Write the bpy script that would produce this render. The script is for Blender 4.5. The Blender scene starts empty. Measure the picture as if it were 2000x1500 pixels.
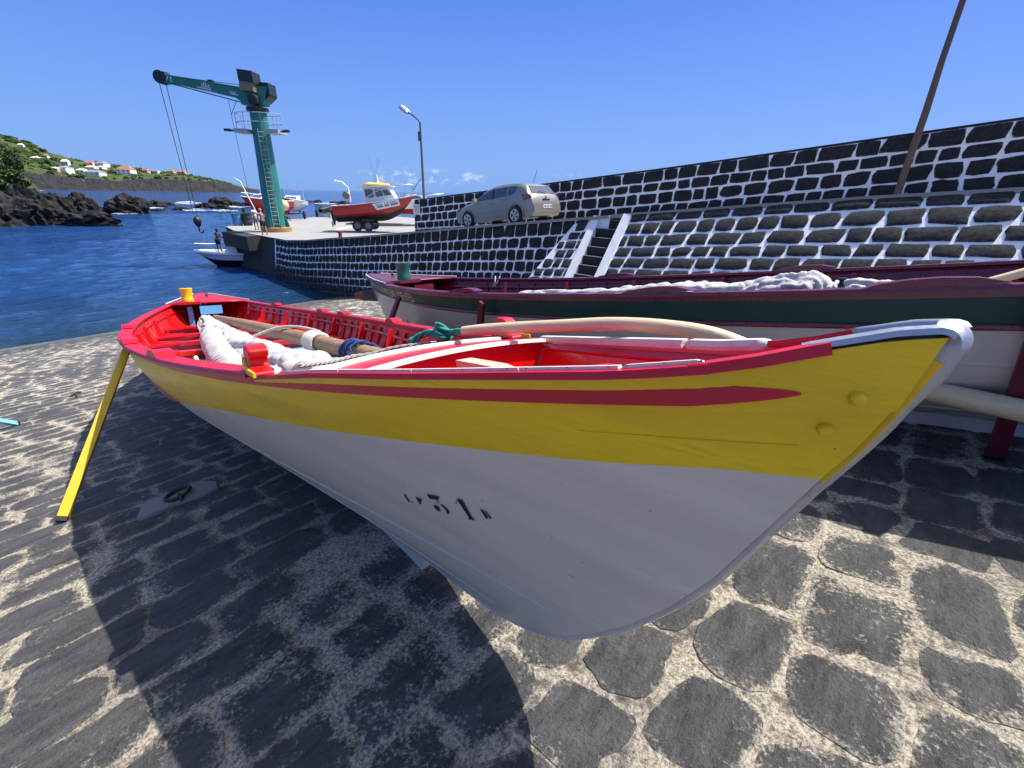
import bpy, bmesh, math, random
from mathutils import Vector, Matrix, noise
R_ = math.radians
scene = bpy.context.scene
COL = scene.collection

# ------------------------------------------------------------------ camera
EYE, PITCH, ROLL, HEAD, FPX = 1.4418, R_(23.3233), R_(1.3004), R_(41.5), 860.0
def camera_axes():
    right = Vector((math.cos(HEAD), math.sin(HEAD), 0))
    fwd = Vector((-math.sin(HEAD)*math.cos(PITCH), math.cos(HEAD)*math.cos(PITCH), -math.sin(PITCH)))
    up = right.cross(fwd)
    c, s = math.cos(ROLL), math.sin(ROLL)
    return right*c + up*s, up*c - right*s, fwd
_r, _u, _f = camera_axes()
cam_data = bpy.data.cameras.new('camera')
cam = bpy.data.objects.new('camera', cam_data); COL.objects.link(cam)
cam_data.sensor_width = 36.0; cam_data.lens = 36.0*FPX/2000.0
cam_data.clip_start = 0.05; cam_data.clip_end = 60000
cam.matrix_world = Matrix(((_r.x, _u.x, -_f.x, 0), (_r.y, _u.y, -_f.y, 0), (_r.z, _u.z, -_f.z, EYE), (0, 0, 0, 1)))
scene.camera = cam

# ------------------------------------------------------------------ sky, sun, exposure
SUN_AZ, SUN_EL = R_(26), R_(60)          # azimuth from +Y towards +X
world = bpy.data.worlds.new('World'); scene.world = world; world.use_nodes = True
wn, wl = world.node_tree.nodes, world.node_tree.links
wn.clear()
sky = wn.new('ShaderNodeTexSky'); sky.sky_type = 'NISHITA'; sky.sun_disc = False
sky.sun_elevation = SUN_EL; sky.sun_rotation = SUN_AZ
sky.altitude = 0; sky.air_density = 1.0; sky.dust_density = 2.0; sky.ozone_density = 1.0
bg = wn.new('ShaderNodeBackground'); bg.inputs['Strength'].default_value = 0.15
wout = wn.new('ShaderNodeOutputWorld')
# a thin line of small fair-weather clouds low over the sea
geo = wn.new('ShaderNodeTexCoord')
sep = wn.new('ShaderNodeSeparateXYZ'); wl.new(geo.outputs['Generated'], sep.inputs[0])
mp = wn.new('ShaderNodeMapping'); mp.inputs['Scale'].default_value = (1, 1, 1.9)
wl.new(geo.outputs['Generated'], mp.inputs[0])
cn = wn.new('ShaderNodeTexNoise'); cn.inputs['Scale'].default_value = 42; cn.inputs['Detail'].default_value = 6; cn.inputs['Roughness'].default_value = .62
wl.new(mp.outputs[0], cn.inputs['Vector'])
cn2 = wn.new('ShaderNodeTexNoise'); cn2.inputs['Scale'].default_value = 5.5; cn2.inputs['Detail'].default_value = 1
wl.new(mp.outputs[0], cn2.inputs['Vector'])
band = wn.new('ShaderNodeMapRange'); band.inputs[1].default_value = .012; band.inputs[2].default_value = .030; wl.new(sep.outputs[2], band.inputs[0])
band2 = wn.new('ShaderNodeMapRange'); band2.inputs[1].default_value = .048; band2.inputs[2].default_value = .028; wl.new(sep.outputs[2], band2.inputs[0])
def wmath(op, a, b):
    n = wn.new('ShaderNodeMath'); n.operation = op; n.use_clamp = True
    for i, v in enumerate((a, b)):
        if isinstance(v, (int, float)): n.inputs[i].default_value = v
        else: wl.new(v, n.inputs[i])
    return n.outputs[0]
thr = wn.new('ShaderNodeMapRange'); thr.inputs[1].default_value = .52; thr.inputs[2].default_value = .74; wl.new(cn.outputs['Fac'], thr.inputs[0])
thr2 = wn.new('ShaderNodeMapRange'); thr2.inputs[1].default_value = .53; thr2.inputs[2].default_value = .60; wl.new(cn2.outputs['Fac'], thr2.inputs[0])
m = wmath('MULTIPLY', wmath('MULTIPLY', band.outputs[0], band2.outputs[0]), wmath('MULTIPLY', thr.outputs[0], thr2.outputs[0]))
mixw = wn.new('ShaderNodeMixRGB'); mixw.inputs[2].default_value = (4.4, 4.7, 5.2, 1)
wl.new(wmath('MULTIPLY', m, .85), mixw.inputs[0]); tint = wn.new('ShaderNodeMixRGB'); tint.blend_type = 'MULTIPLY'; tint.inputs[0].default_value = 1; tint.inputs[2].default_value = (.75, .95, 1.75, 1)
wl.new(sky.outputs[0], tint.inputs[1]); cap = wn.new('ShaderNodeMixRGB'); cap.blend_type = 'MIX';  hz = wn.new('ShaderNodeMapRange'); hz.inputs[1].default_value = .0; hz.inputs[2].default_value = .36; wl.new(sep.outputs[2], hz.inputs[0])
cc = wn.new('ShaderNodeMixRGB'); cc.inputs[1].default_value = (1.08, 2.02, 3.98, 1); cc.inputs[2].default_value = (.29, .88, 3.4, 1); wl.new(hz.outputs[0], cc.inputs[0]); wl.new(cc.outputs[0], cap.inputs[2])
wl.new(tint.outputs[0], cap.inputs[1])
capf = wn.new('ShaderNodeMapRange'); capf.inputs[1].default_value = .34; capf.inputs[2].default_value = .70; capf.inputs[3].default_value = .9; capf.inputs[4].default_value = 0.
wl.new(sep.outputs[2], capf.inputs[0]); wl.new(capf.outputs[0], cap.inputs[0]); wl.new(capf.outputs[0], tint.inputs[0]); wl.new(cap.outputs[0], mixw.inputs[1])
wl.new(mixw.outputs[0], bg.inputs['Color']); wl.new(bg.outputs[0], wout.inputs[0])

sd = bpy.data.lights.new('sun', 'SUN'); sd.energy = 5.0; sd.angle = R_(0.55); sd.color = (1.0, .965, .90)
sun = bpy.data.objects.new('sun', sd); COL.objects.link(sun)
to_sun = Vector((math.cos(SUN_EL)*math.sin(SUN_AZ), math.cos(SUN_EL)*math.cos(SUN_AZ), math.sin(SUN_EL)))
sun.rotation_euler = to_sun.to_track_quat('Z', 'Y').to_euler(); sun.location = (0, 0, 60)
vs = scene.view_settings
vs.view_transform = 'Standard'; vs.look = 'None'; vs.gamma = 1.0; vs.exposure = 0.58; vs.use_curve_mapping = False
scene.cycles.use_denoising = True
scene.cycles.max_bounces = 8

# ------------------------------------------------------------------ survey helpers (positions measured from the photograph)
def sight(px, py):
    u, v = (px-1000)/FPX, (750-py)/FPX
    return _r*u + _u*v + _f
def at_z(px, py, z):
    d = sight(px, py); return Vector((0, 0, EYE)) + d*((z-EYE)/d.z)
def at_y(px, py, y):
    d = sight(px, py); return Vector((0, 0, EYE)) + d*(y/d.y)
def at_d(px, py, dist):
    d = sight(px, py); return Vector((0, 0, EYE)) + d*(dist/math.hypot(d.x, d.y))
def to_px(p):
    q = Vector(p) - Vector((0, 0, EYE)); d = q.dot(_f)
    if d < .05: return None
    return 1000+q.dot(_r)/d*FPX, 750-q.dot(_u)/d*FPX, d

# ------------------------------------------------------------------ materials
MATS = {}
def nmat(name):
    m = bpy.data.materials.new(name); m.use_nodes = True
    nt = m.node_tree; b = nt.nodes['Principled BSDF']
    return m, nt, b
def N(nt, t, **kw):
    n = nt.nodes.new(t)
    for k, v in kw.items():
        if hasattr(n, k): setattr(n, k, v)
    return n
def pos_noise(nt, scale, detail=4, rough=.55, stretch=None, obj=False):
    g = N(nt, 'ShaderNodeTexCoord') if obj else N(nt, 'ShaderNodeNewGeometry')
    src = g.outputs['Object'] if obj else g.outputs['Position']
    if stretch:
        mp = N(nt, 'ShaderNodeMapping'); mp.inputs['Scale'].default_value = stretch
        nt.links.new(src, mp.inputs[0]); src = mp.outputs[0]
    t = N(nt, 'ShaderNodeTexNoise'); t.inputs['Scale'].default_value = scale; t.inputs['Detail'].default_value = detail; t.inputs['Roughness'].default_value = rough
    nt.links.new(src, t.inputs['Vector'])
    return t.outputs['Fac']
def rng(nt, v, a, b, c=0., d=1.):
    m = N(nt, 'ShaderNodeMapRange'); nt.links.new(v, m.inputs[0])
    for i, x in enumerate((a, b, c, d)): m.inputs[i+1].default_value = x
    return m.outputs[0]
def mth(nt, op, a, b=0., clamp=False):
    n = N(nt, 'ShaderNodeMath'); n.operation = op; n.use_clamp = clamp
    for i, v in enumerate((a, b)):
        if isinstance(v, (int, float)): n.inputs[i].default_value = v
        else: nt.links.new(v, n.inputs[i])
    return n.outputs[0]
def mix(nt, f, a, b):
    n = N(nt, 'ShaderNodeMixRGB')
    for i, v in enumerate((f, a, b)):
        if isinstance(v, (int, float)): n.inputs[i].default_value = v
        elif isinstance(v, tuple): n.inputs[i].default_value = (*v[:3], 1)
        else: nt.links.new(v, n.inputs[i])
    return n.outputs[0]
def bump(nt, b, h, strength=.3, dist=.02):
    n = N(nt, 'ShaderNodeBump'); n.inputs['Strength'].default_value = strength; n.inputs['Distance'].default_value = dist
    nt.links.new(h, n.inputs['Height']); nt.links.new(n.outputs[0], b.inputs['Normal'])
    return n
def paint(name, col, rough=.35, wear=.12, scale=6., dirt=(.12, .10, .08), bumpy=.12, metal=0., spec=.5, coat=0., fine=90., chips=None, stretch=None):
    """brushed paint or plain material with uneven tone, scuffs and faint relief"""
    if name in MATS: return MATS[name]
    m, nt, b = nmat(name)
    n1 = pos_noise(nt, scale, 5, .6, stretch); n2 = pos_noise(nt, scale*9, 4, .65, stretch)
    tone = mix(nt, rng(nt, n1, .3, .7), tuple(c*.86 for c in col), tuple(min(1, c*1.1) for c in col))
    f = mth(nt, 'MULTIPLY', rng(nt, n1, .52, .72), rng(nt, n2, .48, .66))
    c = mix(nt, mth(nt, 'MULTIPLY', f, wear), tone, dirt)
    if chips:
        n3 = pos_noise(nt, 38, 3, .5)
        c = mix(nt, rng(nt, n3, .735, .75), c, chips)
    nt.links.new(c, b.inputs['Base Color'])
    nt.links.new(rng(nt, n2, .3, .7, max(.02, rough-.08), rough+.12), b.inputs['Roughness'])
    b.inputs['Metallic'].default_value = metal; b.inputs['Specular IOR Level'].default_value = spec
    if coat: b.inputs['Coat Weight'].default_value = coat; b.inputs['Coat Roughness'].default_value = .08
    if bumpy: bump(nt, b, pos_noise(nt, fine, 3, .6, stretch or (1, 1, 2.5)), bumpy, .004)
    MATS[name] = m
    return m
def glass(name, col=(.03, .04, .045), rough=.03):
    if name in MATS: return MATS[name]
    m, nt, b = nmat(name)
    n = pos_noise(nt, 3, 2); nt.links.new(mix(nt, n, tuple(c*.7 for c in col), tuple(c*1.4 for c in col)), b.inputs['Base Color'])
    b.inputs['Roughness'].default_value = rough; b.inputs['Specular IOR Level'].default_value = .9; b.inputs['Coat Weight'].default_value = .6
    MATS[name] = m
    return m

# ------------------------------------------------------------------ mesh helpers
class MB:
    def __init__(s): s.v = []; s.f = []; s.m = []; s.e = []
    def add(s, verts, faces, mi=0, e=None):
        o = len(s.v); s.v += [tuple(v) for v in verts]; s.f += [tuple(i+o for i in f) for f in faces]; s.m += [mi]*len(faces)
        s.e += list(e) if e else [0.]*len(verts)
        return s
    def box(s, c, d, rot=None, mi=0, taper=1., taperx=None):
        hx, hy, hz = d[0]/2, d[1]/2, d[2]/2; tx = taper if taperx is None else taperx
        vs = [(-hx, -hy, -hz), (hx, -hy, -hz), (hx, hy, -hz), (-hx, hy, -hz), (-hx*tx, -hy*taper, hz), (hx*tx, -hy*taper, hz), (hx*tx, hy*taper, hz), (-hx*tx, hy*taper, hz)]
        M = rot if rot is not None else Matrix.Identity(3)
        vs = [M @ Vector(v) + Vector(c) for v in vs]
        return s.add(vs, [(0, 3, 2, 1), (4, 5, 6, 7), (0, 1, 5, 4), (1, 2, 6, 5), (2, 3, 7, 6), (3, 0, 4, 7)], mi)
    def tube(s, path, r, n=8, mi=0, cap=True, flat=1., up=None):
        path = [Vector(p) for p in path]; k = len(path)
        rs = r if isinstance(r, (list, tuple)) else [r]*k
        vs = []; prev = None
        for i, p in enumerate(path):
            t = (path[min(i+1, k-1)]-path[max(i-1, 0)])
            if t.length < 1e-9: t = Vector((0, 0, 1))
            t.normalize()
            a = Vector(up) if up else (prev if prev is not None else (Vector((0, 0, 1)) if abs(t.z) < .9 else Vector((1, 0, 0))))
            b = t.cross(a)
            if b.length < 1e-6: b = t.cross(Vector((1, 0, 0)))
            b.normalize(); a = b.cross(t); prev = a
            for j in range(n):
                q = 2*math.pi*j/n
                vs.append(p + b*(math.cos(q)*rs[i]) + a*(math.sin(q)*rs[i]*flat))
        fs = [(i*n+j, i*n+(j+1) % n, (i+1)*n+(j+1) % n, (i+1)*n+j) for i in range(k-1) for j in range(n)]
        if cap: fs += [tuple(range(n-1, -1, -1)), tuple((k-1)*n+j for j in range(n))]
        return s.add(vs, fs, mi)
    def sweep(s, path, prof, ups=None, mi=0, closed=True, cap=True):
        """sweep a 2D profile (side, up) along a path; side = up x tangent"""
        path = [Vector(p) for p in path]; k = len(path); n = 0; vs = []
        for i, p in enumerate(path):
            t = (path[min(i+1, k-1)]-path[max(i-1, 0)]).normalized()
            a = Vector(ups[i]) if isinstance(ups, list) else Vector(ups or (0, 0, 1))
            sd = a.cross(t)
            if sd.length < 1e-6: sd = Vector((1, 0, 0))
            sd.normalize(); a = t.cross(sd)
            pr = prof(i/(k-1)) if callable(prof) else prof
            n = len(pr)
            for (x, y) in pr: vs.append(p+sd*x+a*y)
        fs = [(i*n+j, (i+1)*n+j, (i+1)*n+(j+1) % n, i*n+(j+1) % n) for i in range(k-1) for j in range(n if closed else n-1)]
        if cap and closed: fs += [tuple(range(n)), tuple((k-1)*n+j for j in range(n-1, -1, -1))]
        return s.add(vs, fs, mi)
    def lathe(s, prof, c=(0, 0, 0), n=20, axis=None, mi=0, cap=True):
        M = axis if axis is not None else Matrix.Identity(3); vs = []
        for (r, z) in prof:
            for j in range(n):
                q = 2*math.pi*j/n; vs.append(M @ Vector((r*math.cos(q), r*math.sin(q), z)) + Vector(c))
        k = len(prof)
        fs = [(i*n+j, i*n+(j+1) % n, (i+1)*n+(j+1) % n, (i+1)*n+j) for i in range(k-1) for j in range(n)]
        if cap and prof[0][0] > 1e-5: fs.append(tuple(range(n-1, -1, -1)))
        if cap and prof[-1][0] > 1e-5: fs.append(tuple((k-1)*n+j for j in range(n)))
        return s.add(vs, fs, mi)
    def grid(s, fn, nu, nv, mi=0, flip=False):
        vs = [fn(i/nu, j/nv) for i in range(nu+1) for j in range(nv+1)]
        fs = []
        for i in range(nu):
            for j in range(nv):
                a = i*(nv+1)+j; q = (a, a+nv+1, a+nv+2, a+1)
                fs.append(q[::-1] if flip else q)
        return s.add(vs, fs, mi)
    def prism(s, poly, axis_off, mi=0):
        """closed polygon (3D points) pushed along a vector"""
        n = len(poly); o = Vector(axis_off); a = [Vector(p) for p in poly]; b = [p+o for p in a]
        fs = [tuple(range(n)), tuple(range(2*n-1, n-1, -1))] + [(i, i+n, (i+1) % n+n, (i+1) % n)[::-1] for i in range(n)]
        return s.add(a+b, fs, mi)
    def build(s, name, mats, parent=None, smooth=None, fix=True, edge=False, loc=None):
        me = bpy.data.meshes.new(name); me.from_pydata(s.v, [], s.f)
        if not isinstance(mats, (list, tuple)): mats = [mats]
        for m in mats: me.materials.append(m)
        if len(mats) > 1: me.polygons.foreach_set('material_index', s.m)
        if edge:
            at = me.attributes.new('edge', 'FLOAT', 'POINT'); at.data.foreach_set('value', s.e)
        if fix:
            bm = bmesh.new(); bm.from_mesh(me); bmesh.ops.recalc_face_normals(bm, faces=bm.faces); bm.to_mesh(me); bm.free()
        if smooth is not None:
            me.shade_smooth()
            if smooth < 180: me.set_sharp_from_angle(angle=R_(smooth))
        me.update()
        o = bpy.data.objects.new(name, me); COL.objects.link(o)
        if parent: o.parent = parent
        if loc is not None: o.location = loc
        return o
def tag(o, label=None, cat=None, group=None, kind=None):
    if label: o['label'] = label
    if cat: o['category'] = cat
    if group: o['group'] = group
    if kind: o['kind'] = kind
    return o
def thing(name, label, cat, loc=(0, 0, 0), rot=(0, 0, 0), group=None, scale=1.):
    o = bpy.data.objects.new(name, None); COL.objects.link(o); o.empty_display_size = .2
    o.location = loc; o.rotation_euler = rot; o.scale = (scale,)*3
    return tag(o, label, cat, group)
def copy_tree(o, parent=None):
    c = o.copy(); COL.objects.link(c)
    if parent: c.parent = parent
    for ch in list(o.children): copy_tree(ch, c)
    return c
def tab(T, t):
    if t <= T[0][0]: return T[0][1]
    for (a, b), (c, d) in zip(T, T[1:]):
        if t <= c: return b+(d-b)*(t-a)/(c-a)
    return T[-1][1]
def curve(pts, n=8):
    """Catmull-Rom through points"""
    P = [Vector(p) for p in pts]; out = []
    for i in range(len(P)-1):
        p0, p1, p2, p3 = P[max(i-1, 0)], P[i], P[i+1], P[min(i+2, len(P)-1)]
        for k in range(n):
            t = k/n
            out.append(.5*((2*p1)+(p2-p0)*t+(2*p0-5*p1+4*p2-p3)*t*t+(3*p1-p0-3*p2+p3)*t**3))
    return out+[P[-1]]
def text_mesh(txt, size, extrude=.0):
    cu = bpy.data.curves.new('t', 'FONT'); cu.body = txt; cu.size = size; cu.extrude = extrude; cu.resolution_u = 3
    o = bpy.data.objects.new('t', cu); COL.objects.link(o)
    dg = bpy.context.evaluated_depsgraph_get(); me = o.evaluated_get(dg).to_mesh()
    vs = [tuple(v.co) for v in me.vertices]; fs = [tuple(p.vertices) for p in me.polygons]
    o.evaluated_get(dg).to_mesh_clear(); bpy.data.objects.remove(o); bpy.data.curves.remove(cu)
    return vs, fs

# =================================================================== SETTING
TA = math.tan(R_(9.7636)); SEA = -4.1
def ramp_z(x): return x*TA
ROAD = [(-70, -1.6), (-30.5, -1.6), (-27.7, -1.385), (-24.5, -1.03), (-21.7, -.75), (-17.3, -.25), (-13.9, .15), (-11.1, .47), (-8.1, .79), (-6.4, .97), (-3.0, 1.315), (-1.1, 1.507), (1.04, 1.69), (4, 1.93), (9, 2.3)]
def road_z(x): return tab(ROAD, x)
rnd = random.Random(7)

# ---- materials of the setting
def wet_zone(nt, mid):
    g = N(nt, 'ShaderNodeNewGeometry'); sx = N(nt, 'ShaderNodeSeparateXYZ'); nt.links.new(g.outputs['Position'], sx.inputs[0])
    return rng(nt, mth(nt, 'ADD', sx.outputs[0], mth(nt, 'MULTIPLY', mid, 5.)), -15.5, -20.)
def cobble_mat():
    m, nt, b = nmat('basalt_cobble')
    big = pos_noise(nt, .8, 3); per = pos_noise(nt, 3.1, 2); mid = pos_noise(nt, 10, 7, .74); lay = pos_noise(nt, 16, 6, .75, (1, .35, 1)); fine = pos_noise(nt, 65, 5, .75); grit = pos_noise(nt, 240, 3, .65)
    base = mix(nt, rng(nt, lay, .32, .68), (.027, .0262, .0252), (.112, .109, .103))
    base = mix(nt, rng(nt, per, .42, .62, 0, .75), base, mix(nt, rng(nt, lay, .3, .7), (.048, .047, .045), (.145, .141, .132)))
    base = mix(nt, mth(nt, 'MULTIPLY', rng(nt, fine, .46, .28), .8), base, (.012, .012, .013))
    base = mix(nt, mth(nt, 'MULTIPLY', rng(nt, grit, .60, .74), .45), base, (.30, .29, .27))
    at = N(nt, 'ShaderNodeAttribute'); at.attribute_name = 'edge'
    ragged = mth(nt, 'ADD', mth(nt, 'MULTIPLY', at.outputs['Fac'], .27), mth(nt, 'ADD', mth(nt, 'MULTIPLY', mid, .72), mth(nt, 'MULTIPLY', fine, .50)))
    sm = rng(nt, mth(nt, 'ADD', ragged, rng(nt, big, .34, .66, -.10, .085)), .74, .84)
    cream = mix(nt, rng(nt, fine, .40, .60), (.13, .112, .095), mix(nt, rng(nt, big, .42, .60), (.30, .27, .225), (.62, .56, .44)))
    wet = wet_zone(nt, mid)
    c = mix(nt, sm, base, cream); c = mix(nt, mth(nt, 'MULTIPLY', wet, .8), c, (.035, .037, .028))
    nt.links.new(c, b.inputs['Base Color'])
    nt.links.new(mth(nt, 'SUBTRACT', rng(nt, fine, .3, .7, .50, .85), mth(nt, 'MULTIPLY', wet, .35)), b.inputs['Roughness'])
    h = mth(nt, 'ADD', mth(nt, 'ADD', mth(nt, 'MULTIPLY', lay, 1.), mth(nt, 'MULTIPLY', fine, .6)), mth(nt, 'ADD', mth(nt, 'MULTIPLY', sm, .10), mth(nt, 'MULTIPLY', grit, .18)))
    bump(nt, b, h, 1., .030)
    return m
def mortar_mat():
    m, nt, b = nmat('ramp_mortar')
    big = pos_noise(nt, .8, 3); mid = pos_noise(nt, 10, 7, .74); fine = pos_noise(nt, 70, 6, .8); grit = pos_noise(nt, 210, 4, .7)
    s = mth(nt, 'ADD', mth(nt, 'MULTIPLY', mid, .55), mth(nt, 'MULTIPLY', fine, .6))
    lo = mix(nt, rng(nt, fine, .38, .62), (.125, .104, .084), (.46, .40, .32))
    hi = mix(nt, rng(nt, fine, .41, .57), (.20, .165, .12), (.78, .69, .52))
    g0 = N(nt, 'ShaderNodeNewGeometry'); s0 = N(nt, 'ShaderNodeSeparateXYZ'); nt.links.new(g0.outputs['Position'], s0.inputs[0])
    pale = mth(nt, 'ADD', rng(nt, s0.outputs[0], -1.5, -.4, 0, .10), rng(nt, s0.outputs[1], .3, -.7, 0, .15))     # sunlight put into the colour: mortar paler on the upper ramp and outer side
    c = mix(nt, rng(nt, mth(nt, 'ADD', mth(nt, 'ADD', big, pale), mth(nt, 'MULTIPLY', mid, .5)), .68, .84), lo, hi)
    c = mix(nt, rng(nt, mid, .49, .36, 0, .85), c, (.085, .073, .062))
    c = mix(nt, mth(nt, 'MULTIPLY', rng(nt, grit, .58, .68), .7), c, (.74, .71, .62))
    wet = wet_zone(nt, mid); c = mix(nt, mth(nt, 'MULTIPLY', wet, .75), c, (.05, .052, .036))
    nt.links.new(c, b.inputs['Base Color'])
    nt.links.new(mth(nt, 'SUBTRACT', .9, mth(nt, 'MULTIPLY', wet, .5)), b.inputs['Roughness'])
    bump(nt, b, mth(nt, 'ADD', s, mth(nt, 'MULTIPLY', grit, .25)), 1., .035)
    return m
def wall_stone_mat(name, lo, hi, slopf=.75):
    m, nt, b = nmat(name)
    big = pos_noise(nt, 2.2, 3); mid = pos_noise(nt, 14, 6, .72); fine = pos_noise(nt, 70, 4, .7)
    c = mix(nt, rng(nt, mid, .32, .7), lo, hi)
    c = mix(nt, rng(nt, big, .45, .7, 0, .5), c, tuple(v*.6 for v in lo))
    at = N(nt, 'ShaderNodeAttribute'); at.attribute_name = 'edge'
    slop = rng(nt, mth(nt, 'ADD', mth(nt, 'MULTIPLY', at.outputs['Fac'], .28), mth(nt, 'ADD', mth(nt, 'MULTIPLY', mid, .55), mth(nt, 'MULTIPLY', fine, .3))), .66, .72)
    c = mix(nt, mth(nt, 'MULTIPLY', slop, slopf), c, (.42, .42, .42))
    nt.links.new(c, b.inputs['Base Color']); b.inputs['Roughness'].default_value = .85; b.inputs['Specular IOR Level'].default_value = .18
    bump(nt, b, mth(nt, 'ADD', mid, mth(nt, 'MULTIPLY', fine, .5)), .6, .02)
    return m
def whitewash_mat():
    m, nt, b = nmat('whitewashed_joint')
    mid = pos_noise(nt, 7, 5, .65); fine = pos_noise(nt, 55, 4, .7); streak = pos_noise(nt, 5, 4, .6, (1, 1, .12))
    c = mix(nt, rng(nt, mid, .35, .7), (.84, .835, .82), (.93, .925, .91))
    c = mix(nt, rng(nt, streak, .60, .80, 0, .40), c, (.40, .39, .36))
    g = N(nt, 'ShaderNodeNewGeometry'); sx = N(nt, 'ShaderNodeSeparateXYZ'); nt.links.new(g.outputs['Position'], sx.inputs[0])
    alg = rng(nt, mth(nt, 'ADD', sx.outputs[2], mth(nt, 'MULTIPLY', mid, 1.3)), -2.2, -3.0)     # tide stain near the water
    c = mix(nt, alg, c, (.030, .032, .022))
    nt.links.new(c, b.inputs['Base Color']); b.inputs['Roughness'].default_value = .85
    bump(nt, b, mth(nt, 'ADD', mid, mth(nt, 'MULTIPLY', fine, .6)), .5, .02)
    return m
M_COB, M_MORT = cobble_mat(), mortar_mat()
M_WST = wall_stone_mat('dark_wall_basalt', (.016, .016, .018), (.045, .045, .046))
M_BST = wall_stone_mat('grey_batter_basalt', (.016, .0162, .0165), (.062, .062, .062), .40)
M_WASH = whitewash_mat()
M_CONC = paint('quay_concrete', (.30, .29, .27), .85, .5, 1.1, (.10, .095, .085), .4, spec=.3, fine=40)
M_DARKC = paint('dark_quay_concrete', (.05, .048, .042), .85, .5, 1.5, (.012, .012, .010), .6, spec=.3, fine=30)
M_WHITE = paint('white_limewash', (.80, .80, .79), .8, .35, 4., (.5, .5, .49), .3, spec=.3)

# ---- stones
def outline(w, h, n, r, jag=.10, sq=3.4):
    """irregular rounded block outline"""
    ph = [r.uniform(0, 6.28) for _ in range(4)]; am = [r.uniform(.3, 1)*jag for _ in range(4)]
    skx = r.uniform(-.10, .10); sky_ = r.uniform(-.07, .07)
    out = []
    for i in range(n):
        a = 2*math.pi*(i+.5)/n + r.uniform(-.07, .07)
        c, s = math.cos(a), math.sin(a)
        k = 1/((abs(c)**sq+abs(s)**sq)**(1/sq))
        k *= 1+sum(am[q]*.5*math.sin((q+2)*a+ph[q]) for q in range(4)) + r.uniform(-.04, .04)
        x, y = c*k*.5, s*k*.5
        out.append(((x+skx*y)*w, (y+sky_*x)*h))
    return out
def stone_into(mb, frame, w, h, proud, r, n=12, jag=.10, sq=3.4, rough=1.):
    """frame(x, y, z) -> world point"""
    o = outline(w, h, n, r, jag, sq); vs = []; es = []
    tilt = (r.uniform(-.35, .35)*proud*rough, r.uniform(-.35, .35)*proud*rough)
    for (k, z, e) in ((1.02, -.012, 1.0), (.965, proud*.62, .8), (.80, proud, .38)):
        for (x, y) in o:
            zz = z if z < 0 else z + tilt[0]*x/w + tilt[1]*y/h + r.uniform(-.12, .12)*proud*rough
            vs.append(frame(x*k, y*k, zz)); es.append(e)
    vs.append(frame(0, 0, proud*r.uniform(.85, 1.2))); es.append(0.)
    fs = []
    for k in range(2):
        for i in range(n): fs.append((k*n+i, k*n+(i+1) % n, (k+1)*n+(i+1) % n, (k+1)*n+i))
    for i in range(n): fs.append((2*n+i, 2*n+(i+1) % n, 3*n))
    mb.add(vs, fs, 0, es)

# ---- ramp
mb = MB()
def rfn(a, b):
    x = -30+38*a; y = -16+29.5*b
    return (x, y, ramp_z(x) + .007*noise.noise(Vector((x*2.2, y*2.2, 0))) + .004*noise.noise(Vector((x*9, y*9, 3))))
mb.grid(rfn, 190, 150)
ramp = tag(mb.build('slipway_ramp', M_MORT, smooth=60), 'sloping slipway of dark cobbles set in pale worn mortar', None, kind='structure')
stones = []
x = 5.2
while x > -22.5:
    dx = rnd.uniform(.235, .315)
    if x < -10: dx *= 1.05
    y = -9.5 + rnd.uniform(0, .4); xc = x-dx/2
    while y < 12.2:
        dy = rnd.uniform(.26, .50)
        yc = y+dy/2 + 0
        wob = .05*math.sin(yc*1.3+x*.7)
        p = to_px((xc+wob, yc, ramp_z(xc)))
        if rnd.random() > .015:
            seen = p and -60 < p[0] < 2060 and 480 < p[1] < 1560
            stones.append((p[2] if seen else 50+abs(xc)+abs(yc), xc+wob, yc, dx, dy))
        y += dy
    x -= dx
def cobble(mb, s, n):
    d, xc, yc, dx, dy = s; r = random.Random(int(xc*9173+yc*331))
    gap = r.uniform(.002, .024) if r.random() > .22 else r.uniform(.03, .09)
    a = r.uniform(-.10, .10); ca, sa = math.cos(a), math.sin(a); ch = math.cos(R_(9.76))
    def fr(px, py, z): return (xc+(px*ca-py*sa), yc+px*sa+py*ca, ramp_z(xc+px*ca-py*sa)+z/ch)
    stone_into(mb, fr, dx-gap*.8, dy-gap, r.uniform(.003, .008), r, n, .12, r.uniform(5.0, 10.), .9)
big_n = sorted(stones, key=lambda s: s[0])
for s in big_n[:290]:
    mb = MB(); cobble(mb, s, 24); mb.build('cobble', M_COB, ramp, smooth=50, fix=False, edge=True)
mb = MB()
for s in big_n[290:]: cobble(mb, s, 10 if s[0] < 9 else 8)
tag(mb.build('far_cobbles', M_COB, ramp, smooth=50, fix=False, edge=True), kind='stuff')

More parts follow.
